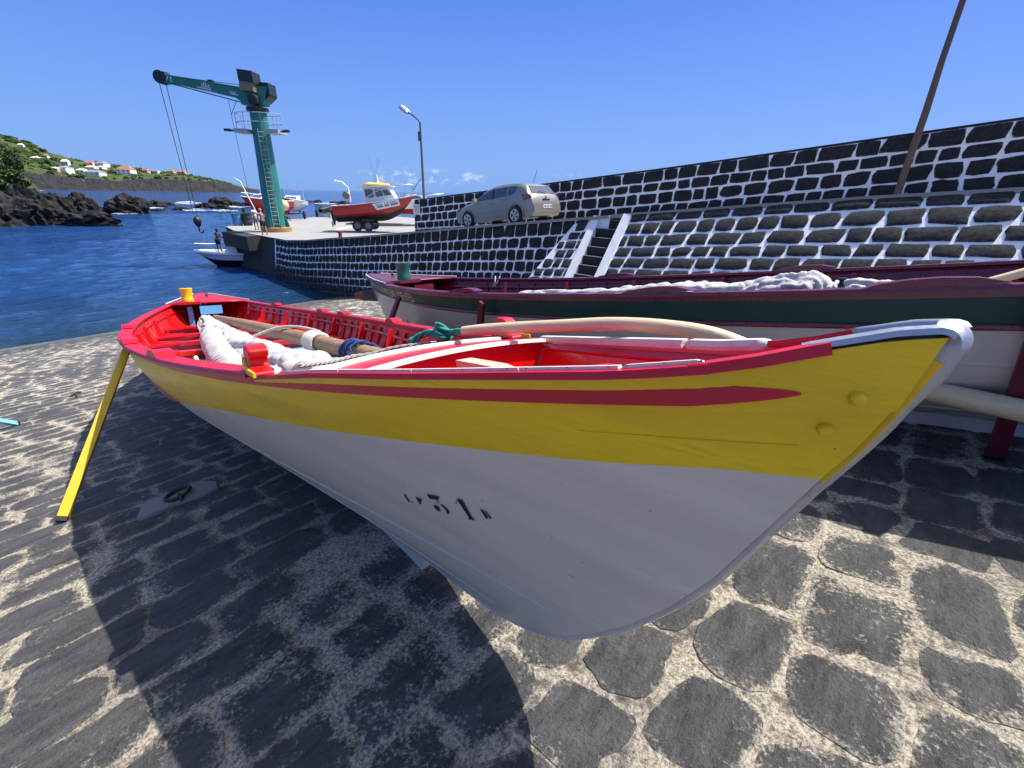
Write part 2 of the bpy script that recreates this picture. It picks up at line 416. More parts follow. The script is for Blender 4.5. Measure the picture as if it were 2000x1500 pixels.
# ---- sea
def sea_mat():
    m, nt, b = nmat('sea_water')
    g = N(nt, 'ShaderNodeNewGeometry'); cd = N(nt, 'ShaderNodeCameraData')
    a = pos_noise(nt, .55, 4, .6, (1, .55, 1)); c = pos_noise(nt, 2.2, 4, .6, (1, .5, 1)); l = pos_noise(nt, .05, 3, .6)
    col = mix(nt, rng(nt, l, .4, .62), (.004, .028, .105), (.007, .048, .155))
    sx = N(nt, 'ShaderNodeSeparateXYZ'); nt.links.new(g.outputs['Position'], sx.inputs[0])
    shallow = rng(nt, mth(nt, 'ADD', sx.outputs[0], mth(nt, 'MULTIPLY', a, 4)), -33, -21)
    col = mix(nt, mth(nt, 'MULTIPLY', shallow, .8), col, (.012, .030, .040))
    nt.links.new(col, b.inputs['Base Color']); b.inputs['Roughness'].default_value = .07; b.inputs['IOR'].default_value = 1.33
    b.inputs['Specular IOR Level'].default_value = .42
    f_ = pos_noise(nt, 7., 3, .6, (1, .5, 1))
    h = mth(nt, 'ADD', mth(nt, 'ADD', mth(nt, 'MULTIPLY', a, 1.), mth(nt, 'MULTIPLY', c, .38)), mth(nt, 'MULTIPLY', f_, .10))
    bump(nt, b, h, 1., .55)
    return m
M_SEA = sea_mat()
mb = MB()
E = [-20000, -3000, -600, -150, -75, -20, 60, 20000]; EY = [-20000, -3000, -400, -60, 12, 80, 500, 3000, 20000]
for i in range(len(E)-1):
    for j in range(len(EY)-1):
        mb.add([(E[i], EY[j], SEA), (E[i+1], EY[j], SEA), (E[i+1], EY[j+1], SEA), (E[i], EY[j+1], SEA)], [(0, 1, 2, 3)])
# the bay in front of the ramp gets real ripples
mb2 = MB()
def wave(x, y):
    f = min(1., max(0., (-20.5-x)/7.)); 
    return SEA + .01 + f*(.055*noise.noise(Vector((x*.9, y*.45, 1))) + .03*noise.noise(Vector((x*2.1, y*1.1, 5))) + .05*noise.noise(Vector((x*.3, y*.2, 9))))
mb2.grid(lambda a, b: ((-20.2-104*a**1.5), (-44+86*b), wave(-20.2-104*a**1.5, -44+86*b)), 260, 260)
tag(mb.build('sea', M_SEA, fix=False), 'deep blue Atlantic sea reaching to the horizon', None, kind='structure')
tag(mb2.build('bay_water', M_SEA, smooth=180, fix=False), 'rippled dark blue water of the small harbour bay', None, kind='structure')

# ---- quay and road
mb = MB()
deck = [(-40.2, 12.45), (-46.5, 14.6), (-52, 21.5), (-63, 36), (-26, 36), (-21.2, 17)]
xs = [-40.2, -37, -34, -32, -30.5, -29, -27.7, -26, -24.5, -21.7, -17.3, -13.9, -11.1, -8.1, -6.4, -3, -1.1, 1.04, 4, 9]
def back_y(x): return 36. if x < -24 else (17.0 if x > -21 else 17.0+19*(-21-x)/3)
xs2 = sorted(xs+[-21, -22.5, -24])
vsd = []; 
for x in xs2: vsd += [(x, 12.42, road_z(x)), (x, 16., road_z(x)), (x, back_y(x), road_z(x))]
fsd = []
for i in range(len(xs2)-1):
    for j in range(2): fsd.append((i*3+j, (i+1)*3+j, (i+1)*3+j+1, i*3+j+1))
mb.add(vsd, fsd)
mb.add([(-40.2, 12.42, -1.6), (-40.2, 36, -1.6), (-63, 36, -1.6), (-52, 21.5, -1.6), (-46.5, 14.6, -1.6), (-44.5, 13.2, -1.6)], [(0, 1, 2, 3, 4, 5)])
# outer faces of the quay down into the sea
ring = [(-40.2, 12.42), (-44.5, 13.2), (-46.5, 14.6), (-52, 21.5), (-63, 36)]
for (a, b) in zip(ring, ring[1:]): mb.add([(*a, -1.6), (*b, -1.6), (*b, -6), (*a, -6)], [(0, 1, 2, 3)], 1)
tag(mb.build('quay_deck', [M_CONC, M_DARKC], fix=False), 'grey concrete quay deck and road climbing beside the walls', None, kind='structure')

# ---- walls
def wall_stones(root, frame_at, x0, x1, depth_at, cap_h, row_h, length, mat, proud, r, cap_gap=.035, jag=.09, left_cut=None, cap_w=(.42, .62), skip=None):
    """courses follow the sloping top edge; frame_at(x, d) -> point d metres down the face, plus normal"""
    out = []
    d = 0.; k = 0
    while True:
        rh = cap_h if k == 0 else r.uniform(*row_h)
        x = x0 + r.uniform(-.4, 0)
        any_ = False
        while x < x1:
            w = r.uniform(*(cap_w if k == 0 else length))
            xa, xb = max(x, x0), min(x+w, x1)
            xm = (xa+xb)/2
            lo = left_cut(d+rh/2) if left_cut else x0
            if xb-xa > .12 and d+rh*.8 < depth_at(xm) and xa > lo-.05 and not (skip and skip(xm, d)):
                out.append((k, xa, xb, d, rh)); any_ = True
            x += w
        d += rh; k += 1
        if not any_ or k > 14: break
    def place(mb, st, n):
        k, xa, xb, d, rh = st; rr = random.Random(int(xa*7919+d*131)); xm = (xa+xb)/2; dm = d+rh/2
        gx, gy = (cap_gap, cap_gap) if k == 0 else (rr.uniform(.03, .075), rr.uniform(.035, .075))
        def fr(px, py, z):
            p, nrm = frame_at(xm+px, dm-py); return p+nrm*z
        stone_into(mb, fr, (xb-xa)-gx, rh-gy, proud*rr.uniform(.7, 1.3), rr, n, jag*rr.uniform(.5, 1.2) if k else .012, rr.uniform(5., 14.) if k else 14., .6)
    def key(st):
        p = to_px(frame_at((st[1]+st[2])/2, st[3])[0]); return p[2] if p else 99
    out.sort(key=key)
    for st in out[:295]:
        mb = MB(); place(mb, st, 12); mb.build('block', mat, root, smooth=45, fix=False, edge=True)
    if out[295:]:
        mb = MB()
        for st in out[295:]: place(mb, st, 10)
        tag(mb.build('far_blocks', mat, root, smooth=45, fix=False, edge=True), kind='stuff')
    return len(out)

# quay wall (vertical, slight batter)
QB = .16
def q_frame(x, d): return Vector((x, 12.40-QB*d, road_z(x)-d)), Vector((0, -1, .16)).normalized()
quay_wall = thing('quay_wall', 'long dark basalt quay wall with white joints rising from the water', 'wall', (-20, 12.4, -1))
mb = MB()
xq = [x for x in xs if -32.6 < x < -8.5]; xq = [-32.5]+xq+[-7.2]
def bot(x): return min(ramp_z(x)-.3, road_z(x)-.4) if x > -25 else -4.9
v = []
for x in xq:
    for d in (0, .3, 1., 1.8, road_z(x)-bot(x)): p, n_ = q_frame(x, d); v.append(p-Vector(quay_wall.location))
mb.add(v, [(i*5+j, (i+1)*5+j, (i+1)*5+j+1, i*5+j+1) for i in range(len(xq)-1) for j in range(4)])
mb.build('mortar_face', M_WASH, quay_wall, smooth=180)
mb = MB()
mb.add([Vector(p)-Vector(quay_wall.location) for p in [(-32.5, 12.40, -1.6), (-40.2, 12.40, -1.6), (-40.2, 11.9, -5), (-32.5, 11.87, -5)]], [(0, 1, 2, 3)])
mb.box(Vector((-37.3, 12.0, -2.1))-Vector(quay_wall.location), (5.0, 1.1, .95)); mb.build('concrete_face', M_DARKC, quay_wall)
def shift(fr, root):
    L = Vector(root.location)
    return lambda x, d: (fr(x, d)[0]-L, fr(x, d)[1])
# to_px keys need world points, so the wall roots sit at the origin of their stones' frame
quay_wall.location = (0, 0, 0)
for ch in quay_wall.children:
    ch.data.transform(Matrix.Translation((-20, 12.4, -1)))
n1 = wall_stones(quay_wall, q_frame, -32.3, -7.9, lambda x: road_z(x)-max(ramp_z(x), SEA)+.25, .46, (.34, .44), (.34, .62), M_WST, .035, random.Random(3), jag=.06)
mb = MB()
path = [(x, 12.47, road_z(x)+.01) for x in xq]
mb.sweep(path, [(-.16, -.05), (.11, -.05), (.11, .035), (-.16, .035)]); mb.build('coping', M_CONC, quay_wall)

# battered wall with the stairs
BT = 1.27; L_ = math.hypot(1, BT)
def b_frame(x, d):
    z = road_z(x)+.02-d*BT/L_; y = 12.46-d/L_
    return Vector((x, y, z)), Vector((0, -BT, 1)).normalized()
def b_depth(x): return (road_z(x)-ramp_z(x))*L_/BT
batter = thing('battered_wall', 'sloping dark stone wall with white joints behind the green whaleboat', 'wall')
for (xa, xb, cut) in ((-6.55, 4.5, None), (-9.6, -7.78, True)):
    mb = MB(); n = 24 if cut is None else 6; v = []
    for i in range(n+1):
        for j in range(7):
            d = b_depth(-8 if cut else xa+(xb-xa)*i/n)*1.1*j/6
            xl = (xa+1.25*(1-j/6) if cut else xa); x = xl+(xb-xl)*i/n
            dd = b_depth(x)*1.1*j/6
            v.append(b_frame(x, dd)[0])
    mb.add(v, [(i*7+j, (i+1)*7+j, (i+1)*7+j+1, i*7+j+1) for i in range(n) for j in range(6)])
    if cut:   # return face at the left end of the batter
        e = [v[j] for j in range(7)]; f_ = [Vector((p.x, q_frame(p.x, road_z(p.x)-p.z)[0].y+.05, p.z)) for p in e]
        mb.add(e+f_, [(j, j+1, j+8, j+7) for j in range(6)])
    mb.build('mortar_face', M_WASH, batter)
n2 = wall_stones(batter, b_frame, -6.52, 4.5, lambda x: b_depth(x)+.1, .30, (.33, .42), (.42, .78), M_BST, .03, random.Random(11), .05, .07, cap_w=(.55, .85))
n2b = wall_stones(batter, b_frame, -9.6, -7.8, lambda x: b_depth(x)+.1, .50, (.30, .36), (.28, .5), M_BST, .03, random.Random(12), .04, .10, left_cut=lambda d: -8.35-1.25*d/2.5, cap_w=(.40, .6))
mb = MB()
mb.sweep([(x, 12.55, road_z(x)+.01) for x in [-7.2, -6.4, -3, -1.1, 1.04, 4.5]], [(-.14, -.06), (.09, -.06), (.09, .05), (-.14, .05)])
mb.build('coping', M_CONC, batter)

# stairs set into the batter
stairs = thing('stone_stairs', 'steep dark stone stairs between two white painted kerbs', 'stairs')
z0 = road_z(-7.15); nst = 8; rise = .25; run = rise/BT
M_STEP = paint('stair_basalt', (.030, .030, .031), .8, .5, 5, (.09, .09, .088), .5, spec=.3, fine=50)
for k in range(nst):
    z = z0-.10-rise*k; y = 12.50-run*k
    mb = MB(); mb.box((-7.17, y+.45, z-.13), (.78, 1.05, .26)); mb.build('step', M_STEP, stairs)
    mb = MB(); mb.box((-7.17, y-.06, z+.006), (.76, .035, .014)); mb.build('step_edge', M_CONC, stairs)
for (xa, xb) in ((-7.80, -7.56), (-6.78, -6.53)):
    mb = MB(); prof = []
    for j in range(9):
        d = b_depth((xa+xb)/2)*1.05*j/8; p, n_ = b_frame((xa+xb)/2, d); prof.append((p, n_))
    vv = []
    for (p, n_) in prof:
        for xx, up in ((xa, -.35), (xa, .055), (xb, .055), (xb, -.35)): vv.append(Vector((xx, p.y, p.z))+n_*up)
    mb.add(vv, [(i*4+j, (i+1)*4+j, (i+1)*4+(j+1) % 4, i*4+(j+1) % 4) for i in range(8) for j in range(4)]+[(0, 1, 2, 3)])
    mb.build('kerb', M_WHITE, stairs)

# upper parapet wall
PAR = [(-22.5, .98), (-18.5, 1.363), (-13.0, 1.862), (-7.62, 2.38), (-3.05, 2.86), (.88, 3.28), (5, 3.72)]
def p_frame(x, d): return Vector((x, 16.6-.05*d, tab(PAR, x)-d)), Vector((0, -1, .05)).normalized()
parapet = thing('parapet_wall', 'tall dark stone parapet with white joints along the upper road', 'wall')
mb = MB(); v = []; xp = [a for a, b in PAR]
for x in xp:
    for d in (0, .8, tab(PAR, x)-road_z(x)+.2): v.append(p_frame(x, d)[0])
    v.append((x, 17.05, road_z(x)-.2)); v.append((x, 17.05, tab(PAR, x)))
mb.add(v, [(i*5+j, (i+1)*5+j, (i+1)*5+(j+1) % 5, i*5+(j+1) % 5) for i in range(len(xp)-1) for j in range(5)]+[(0, 1, 2, 3, 4)])
mb.build('mortar_face', M_WASH, parapet)
n3 = wall_stones(parapet, p_frame, -22.5, 5, lambda x: tab(PAR, x)-road_z(x)+.15, .40, (.33, .41), (.40, .78), M_WST, .03, random.Random(21), .04, .06, cap_w=(.5, .95))
mb = MB()
mb.sweep([(x, 16.83, tab(PAR, x)+.012) for x in xp], [(-.235, -.03), (.235, -.03), (.235, .03), (-.235, .03)]); mb.build('coping', M_WST, parapet)

# =================================================================== WHALEBOATS
HL = 5.623
STEM = [(3.35, .05), (3.935, .085), (4.263, .12), (4.617, .18), (4.878, .287), (5.073, .439), (5.219, .594), (5.311, .712), (5.377, .821), (5.475, 1.0), (5.537, 1.10), (5.588, 1.204)]
STERN = [(4.3, .05), (4.75, .1), (5.0, .2), (5.2, .45), (5.37, .75), (5.5, 1.0), (5.6, 1.2)]
def sheer(u): return .9292+(.2758 if u > 0 else .2705)*abs(u)**2.64
def beam(u):
    k, m_ = (1.7722, .9179) if u > 0 else (2.3221, .8932)
    return .045+1.0355*max(0., 1-abs(u)**k)**m_
def arc_tab(T):
    d = [0]
    for i in range(1, len(T)): d.append(d[-1]+math.dist(T[i], T[i-1]))
    return [(d[i]/d[-1], T[i][0]) for i in range(len(T))], [(d[i]/d[-1], T[i][1]) for i in range(len(T))]
AB_, AS_ = arc_tab(STEM), arc_tab(STERN)
def hull_pt(u, w, side=-1, off=0.):
    a = abs(u); A = AB_ if u > 0 else AS_; xe, ze = tab(A[0], w), tab(A[1], w)
    x = (1 if u > 0 else -1)*a*xe; zk = .05; th = w*math.pi/2
    ym = math.sin(th)**1.05; gm = .60*(1-math.cos(th))+.40*w
    yv = w*.5+w*w*.5; beta = a**2
    zend = (ze-zk)/(sheer(math.copysign(1, u))-zk)
    g = gm*(1-beta)+zend*beta; y = ym*(1-beta)+yv*beta
    return Vector((x, side*(.03+(beam(u)-.03)*y+off), zk+(sheer(u)-zk)*g))
def inner_y(x, z):
    """inside half breadth of the hull at station x and height z"""
    prev = None
    for i in range(1, 61):
        w = i/60; A = AB_ if x > 0 else AS_; u = x/tab(A[0], w)
        if abs(u) >= 1: continue
        p = hull_pt(u, w, 1, -.03)
        if p.z >= z: return max(.01, p.y)
        prev = p
    return max(.01, prev.y) if prev else .01
TOPZ = [(3.9, 1.047), (4.32, 1.103), (4.71, 1.142), (5.0, 1.173), (5.21, 1.195), (5.35, 1.217), (5.42, 1.234), (5.485, 1.254), (5.565, 1.275), (5.62, 1.281)]
def top_z(x): return tab(TOPZ, x)
def stem_x(z): return tab([(q, p+.004) for p, q in STEM]+[(1.262, 5.613), (1.30, 5.622)], z)
M_CLOTH = None
def cloth_mat(name, col):
    m, nt, b = nmat(name)
    n1 = pos_noise(nt, 14, 4, .6); c = mix(nt, rng(nt, n1, .3, .7), tuple(v*.92 for v in col), col)
    nt.links.new(c, b.inputs['Base Color']); b.inputs['Roughness'].default_value = .85; b.inputs['Sheen Weight'].default_value = .2
    bump(nt, b, pos_noise(nt, 420, 2), .15, .002)
    return m
M_CLOTH = cloth_mat('sailcloth', (.44, .432, .41))
def wood_mat(name, lo, hi, axis=(1, 12, 12), rough=.55, scale=3.):
    m, nt, b = nmat(name)
    n1 = pos_noise(nt, scale, 5, .65, axis, obj=True); n2 = pos_noise(nt, scale*8, 4, .6, axis, obj=True)
    c = mix(nt, rng(nt, n1, .3, .7), lo, hi); c = mix(nt, rng(nt, n2, .55, .8, 0, .5), c, tuple(v*.45 for v in lo))
    nt.links.new(c, b.inputs['Base Color']); nt.links.new(rng(nt, n2, .3, .7, rough-.1, rough+.15), b.inputs['Roughness'])
    bump(nt, b, n2, .25, .006)
    return m
M_SPAR = wood_mat('varnished_spar', (.22, .115, .050), (.42, .25, .125))
M_OAR = wood_mat('bare_ash_oar', (.52, .40, .225), (.64, .53, .34), rough=.6, scale=2.)
M_METAL = paint('worn_aluminium', (.44, .445, .45), .42, .4, 14, (.22, .22, .23), .10, metal=.8)
M_ROPEW = paint('white_rope', (.62, .58, .48), .9, .3, 30, (.3, .27, .2), .3)
M_ROPEG = paint('green_rope', (.012, .24, .165), .7, .2, 30, (.02, .12, .09), .3)
M_ROPEB = paint('navy_rope', (.020, .045, .16), .8, .2, 30, (.02, .02, .05), .3)
M_ROPEY = paint('grey_rope', (.33, .32, .29), .9, .3, 30, (.15, .14, .12), .3)
M_BLACK = paint('black_paint', (.012, .012, .013), .5, .2, 20, (.06, .06, .06), .1)
M_STRIP = paint('worn_wood_strip', (.60, .585, .53), .75, .9, 16, (.20, .19, .165), .4, fine=60)

PALS = dict(
 yellow=dict(top=paint('yellow_boat_paint', (.80, .505, .001), .33, .5, 3.2, (.36, .21, .01), .3, coat=.15, fine=45, chips=(.16, .09, .02), stretch=(.35, .35, 3.5)),
             low=paint('white_hull_paint', (.60, .525, .42), .38, .6, 2.4, (.40, .37, .32), .18, coat=.08, fine=40, chips=(.34, .30, .25), stretch=(.35, .35, 3.5)),
             rail=paint('crimson_rail_paint', (.52, .002, .018), .36, .12, 5, (.15, .01, .02), .06, coat=.08, spec=.4),
             inner=paint('red_inner_paint', (.66, .004, .006), .32, .25, 6, (.30, .01, .015), .15, coat=.25),
             floor=paint('sky_blue_floor_paint', (.13, .40, .68), .5, .25, 8, (.08, .2, .3), .15),
             log=paint('yellow_bollard_paint', (.82, .50, .004), .3, .1, 6, (.4, .22, .01), .1, coat=.3)),
 green=dict(top=paint('bottle_green_hull_paint', (.008, .052, .041), .38, .08, 3, (.02, .04, .03), .05, coat=.08, spec=.3),
            low=paint('grey_white_hull_paint', (.56, .53, .48), .34, .2, 2.4, (.40, .39, .37), .1, coat=.2),
            rail=paint('maroon_rail_paint', (.145, .010, .028), .28, .12, 5, (.05, .01, .01), .1, coat=.3),
            inner=paint('maroon_inner_paint', (.135, .010, .024), .33, .15, 6, (.05, .005, .01), .12, coat=.2),
            floor=paint('maroon_floor_paint', (.10, .012, .02), .5, .25, 8, (.04, .01, .01), .15),
            log=paint('green_bollard_paint', (.012, .10, .065), .3, .1, 6, (.01, .04, .03), .1, coat=.3)))
PAINTW = dict(yellow=[(-1, .90), (-.5, .78), (0, .70), (.25, .705), (.40, .745), (.48, .80), (.575, .848), (.66, .872), (.74, .888), (.835, .907), (.9, .917), (.94, .923), (.975, .931), (1, .931)],
              green=[(-1, .90), (-.8, .885), (-.5, .865), (0, .86), (.5, .87), (.8, .88), (1, .9)])

def whaleboat(key, label, pose, group):
    pal = PALS[key]; yel = key == 'yellow'
    root = thing('whaleboat', label, 'boat', group=group)
    M = Matrix.Translation(pose[:3]) @ Matrix.Rotation(R_(pose[3]), 4, 'Z') @ Matrix.Rotation(-R_(pose[4]), 4, 'Y') @ Matrix.Rotation(R_(pose[5]), 4, 'X')
    root.matrix_world = M
    us = [math.sin(math.pi/2*(-1+2*i/96)) for i in range(97)]
    # outer planking
    mb = MB(); nl, nh = 16, 6; nw = nl+nh+1
    for side in (-1, 1):
        v = []
        for u in us:
            wp = tab(PAINTW[key], u)
            for j in range(nw):
                w = wp*j/nl if j <= nl else wp+(1-wp)*(j-nl)/nh
                v.append(hull_pt(u, w, side))
        f = []; m_ = []
        for i in range(96):
            for j in range(nw-1):
                q = (i*nw+j, i*nw+j+1, (i+1)*nw+j+1, (i+1)*nw+j)
                f.append(q if side < 0 else q[::-1]); m_.append(0 if j >= nl else 1)
        o = len(mb.f); mb.add(v, f); mb.m[o:] = m_
    hull = mb.build('hull', [pal['top'], pal['low']], root, smooth=180, fix=False)
    # strake seams: slim raised laps on the lower planking and one through the coloured band
    for (wl_, u0, u1, mat) in ((.30, -.8, .96, pal['low']), (.52, -.9, .97, pal['low']), (.70 if not yel else .64, -.9, .975, pal['low'])) + (((.958, .925, .988, pal['top']),) if yel else ()):
        mb = MB()
        for side in (-1, 1):
            path = [hull_pt(u0+(u1-u0)*i/60, wl_, side, .0005) for i in range(61)]
            mb.tube(path, 0.0030 if wl_ < .9 else .0010, 5)
        mb.build('plank_seam', mat, hull, smooth=180)
    # inner skin
    mb = MB()
    for side in (-1, 1):
        mb.grid(lambda a, b: hull_pt(us[int(round(a*96))]*.988, .03+.965*b, side, -.022), 96, 14, flip=side > 0)
    mb.build('inner_planking', pal['inner'], root, smooth=180, fix=False)
    # keel, stem and stern posts
    mb = MB(); kp = [(-4.9, 0, .05), (-4.4, 0, .02)]+[(x, 0, .005) for x in (-3, -1.5, 0, 1.5, 2.6)]+[(3.4, 0, .012), (3.95, 0, .045)]
    mb.sweep(kp, [(-.032, -.05), (.032, -.05), (.032, .075), (-.032, .075)]); mb.build('keel', pal['low'], root)
    def post(T, sgn, z0, z1, nm, mat, half=.034, out=.022, ins=.06):
        P_ = [p for p in curve([(sgn*x, 0, z) for x, z in T], 4) if z0 <= p.z <= z1]
        mb = MB(); mb.sweep(P_, [(-ins, -half), (out*.6, -half), (out, -half*.5), (out, half*.5), (out*.6, half), (-ins, half)] if sgn > 0 else [(ins, -half), (-out*.6, -half), (-out, -half*.5), (-out, half*.5), (-out*.6, half), (ins, half)], ups=(0, 1, 0)); return mb.build(nm, mat, root, smooth=40)
    full = [(3.6, .03)]+STEM[1:]+[(5.612, 1.262)]
    post(full, 1, 0, 1.03, 'stem', pal['low'], .0335, .014)
    post(full, 1, 1.02, 1.25, 'upper_stem', pal['top'] if yel else pal['top'], .0335, .012)
    post(STERN, -1, 0, 1.25, 'sternpost', pal['low'])
    # rub rail and gunwale cap
    un = .693
    for side in (-1, 1):
        p = []; k = 90
        ue = .974 if yel else .985
        for i in range(k+1):
            q = i/k; u = -.99+(ue+.99)*(1-(1-q)**1.6); p.append((u*HL, side*(beam(u)+.004), sheer(u)))
        def prof(t, s=side):
            fall = min(1., max(0, (1-t)**1.6)/.013)**.6
            a, h = .030*max(.10, fall), .0195*max(.08, fall)
            pts = [(.0, -h*1.05), (a*.85, -h*.95), (a*1.15, -h*.45), (a*1.2, h*.05), (a*.85, h*.85), (a*.6, h), (0., h)]
            return [(x*-s, y) for (x, y) in pts]
        mb = MB(); mb.sweep(p, prof); mb.build('rub_rail', pal['rail'], root, smooth=38)
        p = [(u_*HL, side*(beam(u_)-.012), sheer(u_)+.026) for u_ in [-.985+(un+.985)*i/70 for i in range(71)]] if yel else \
            [(u_*HL, side*(beam(u_)-.012), sheer(u_)+.026) for u_ in [-.985+1.97*i/80 for i in range(81)]]
        mb = MB(); mb.sweep(p, [(-.052, -.012), (.048, -.012), (.052, 0), (.046, .010), (-.046, .010), (-.052, 0)]); mb.build('gunwale_cap', pal['rail'], root, smooth=40)
        # rowlock pads standing on the gunwale
        for x in ((-.6, 1.22, 2.55) if side < 0 else (-2.95, -.95, -.1, 1.65)) if yel else ((-2.1, .0, 1.35) if side < 0 else (-1.55, .42, 2.1)):
            u_ = x/HL; yb = side*(beam(u_)-.012); z_ = sheer(u_)+.035; w_ = .14 if yel else .28
            ang = math.atan2(side*(beam(u_+.02)-beam(u_-.02)), .04*HL)
            poly = [(-w_, 0), (-w_*.62, .030), (-w_*.2, .040), (w_*.2, .040), (w_*.62, .030), (w_, 0)]
            c_, s_ = math.cos(ang), math.sin(ang)
            pts = [Vector((x+q*c_+.045*s_, yb+q*s_-.045*c_, z_+h+q*.05)) for q, h in poly]
            mb = MB(); mb.prism(pts, (-.09*s_, .09*c_, 0)); mb.build('rowlock_pad', pal['rail'], root)
        # stringer under the ribs' heads and the riser carrying the thwarts
        for (w_, rr) in ((.93, .016), (.70, .018)):
            mb = MB(); mb.tube([hull_pt(-.93+1.78*i/50, w_, side, -.045) for i in range(51)], rr, 5); mb.build('stringer', pal['inner'], root, smooth=60)
        # ribs
        x = -4.9
        while x < 4.2:
            u_ = x/HL; mb = MB()
            pth = [hull_pt(u_*(1+.12*(1-w_)*(1 if u_ > .4 else 0)), w_, side, -.032) for w_ in (.12, .25, .38, .5, .62, .74, .86, .97)]
            mb.tube(pth, .0165, 4); mb.build('rib', pal['inner'], root)
            x += .27
    # thwarts with knees
    for x in (-3.1, -2.15, -1.25, -.25, .85, 1.9, 2.9):
        u_ = x/HL; z_ = sheer(u_)-.255; yb = min(inner_y(x-.1, z_-.016), inner_y(x+.1, z_-.016))-.004
        mb = MB(); mb.box((x, 0, z_), (.17, 2*yb, .045)); mb.build('thwart', pal['inner'], root)
        mb = MB(); mb.box((x, 0, z_-.06), (.05, 2*min(inner_y(x-.03, z_-.105), inner_y(x+.03, z_-.105))-.01, .09)); mb.build('thwart_beam', pal['inner'], root)
        for side in (-1, 1):
            prof = [(yb-.01, z_+.02), (yb-.20, z_+.02), (yb-.20, z_+.035), (yb-.10, z_+.045), (yb-.045, z_+.09), (yb-.02, sheer(u_)-.06), (yb-.005, sheer(u_)-.01), (yb+.03, sheer(u_)-.008), (yb+.015, z_+.10)]
            mb = MB(); mb.prism([Vector((x-.016, side*a, b)) for a, b in prof], (.032, 0, 0)); mb.build('hanging_knee', pal['inner'], root)
            for sx in (-1, 1):
                pl = [(x+sx*.085, yb-.02), (x+sx*.085, yb-.30), (x+sx*.11, yb-.30), (x+sx*.26, inner_y(x+sx*.26, z_)-.01)]
                mb = MB(); mb.prism([Vector((a, side*b, z_+.004)) for a, b in pl], (0, 0, .028)); mb.build('lodging_knee', pal['inner'], root)
    # bottom boards
    for i, y in enumerate((-.74, -.53, -.32, -.11, .10, .31, .52, .73)):
        xa = xb = 0.
        while xb < 3.3 and inner_y(xb+.1, .57) > abs(y)+.1: xb += .1
        while xa > -3.9 and inner_y(xa-.1, .57) > abs(y)+.1: xa -= .1
        if xb-xa < .5: continue
        mb = MB(); mb.box(((xa+xb)/2, y, .585), (xb-xa, .190, .022)); mb.build('bottom_board', pal['floor'], root)
    # after deck with loggerhead
    xd = -4.12; n = 12
    v = []
    for i in range(n+1):
        u_ = (xd+(-5.58-xd)*i/n)/HL
        for t in (-1, -.5, 0, .5, 1): v.append((u_*HL, t*(beam(u_)+.012), sheer(u_)+.040+.018*(1-t*t)))
    mb = MB(); mb.add(v, [(i*5+j, (i+1)*5+j, (i+1)*5+j+1, i*5+j+1) for i in range(n) for j in range(4)])
    dk = mb.build('after_deck', pal['rail'], root, smooth=60)
    so = dk.modifiers.new('thick', 'SOLIDIFY'); so.thickness = .028
    for side in (-1, 1):
        mb = MB(); mb.tube([((xd+(-5.5-xd)*i/10), side*(beam((xd+(-5.5-xd)*i/10)/HL)+.016), sheer((xd+(-5.5-xd)*i/10)/HL)+.052) for i in range(11)], .011, 6); mb.build('deck_edging', M_STRIP, root)
    mb = MB(); mb.box((xd+.02, -.31, sheer(xd/HL)+.048), (.24, .34, .045)); mb.build('loggerhead_base', pal['rail'], root)
    mb = MB(); mb.lathe([(.092, 0), (.096, .03), (.086, .055), (.083, .10), (.087, .17), (.096, .205), (.098, .228), (.086, .238), (.0, .239)], (xd-.02, -.31, sheer(xd/HL)+.07), 24); mb.build('loggerhead', pal['log'], root, smooth=40)
    mb = MB(); mb.box((xd-.02, .01, .955), (.03, .34, .15)); mb.build('deck_board', pal['floor'] if yel else pal['inner'], root)
    mb = MB(); mb.box((xd-.01, -.31, .78), (.06, .075, .50)); mb.build('deck_post', pal['floor'] if yel else pal['inner'], root)
    mb = MB(); mb.lathe([(.012, 0), (.012, .05), (.022, .055), (.022, .075), (.010, .10), (0, .105)], (-5.0, .05, 1.14), 10); mb.build('cleat', M_BLACK, root)
    if yel:
        bow_fittings(root, pal, un)
    return root

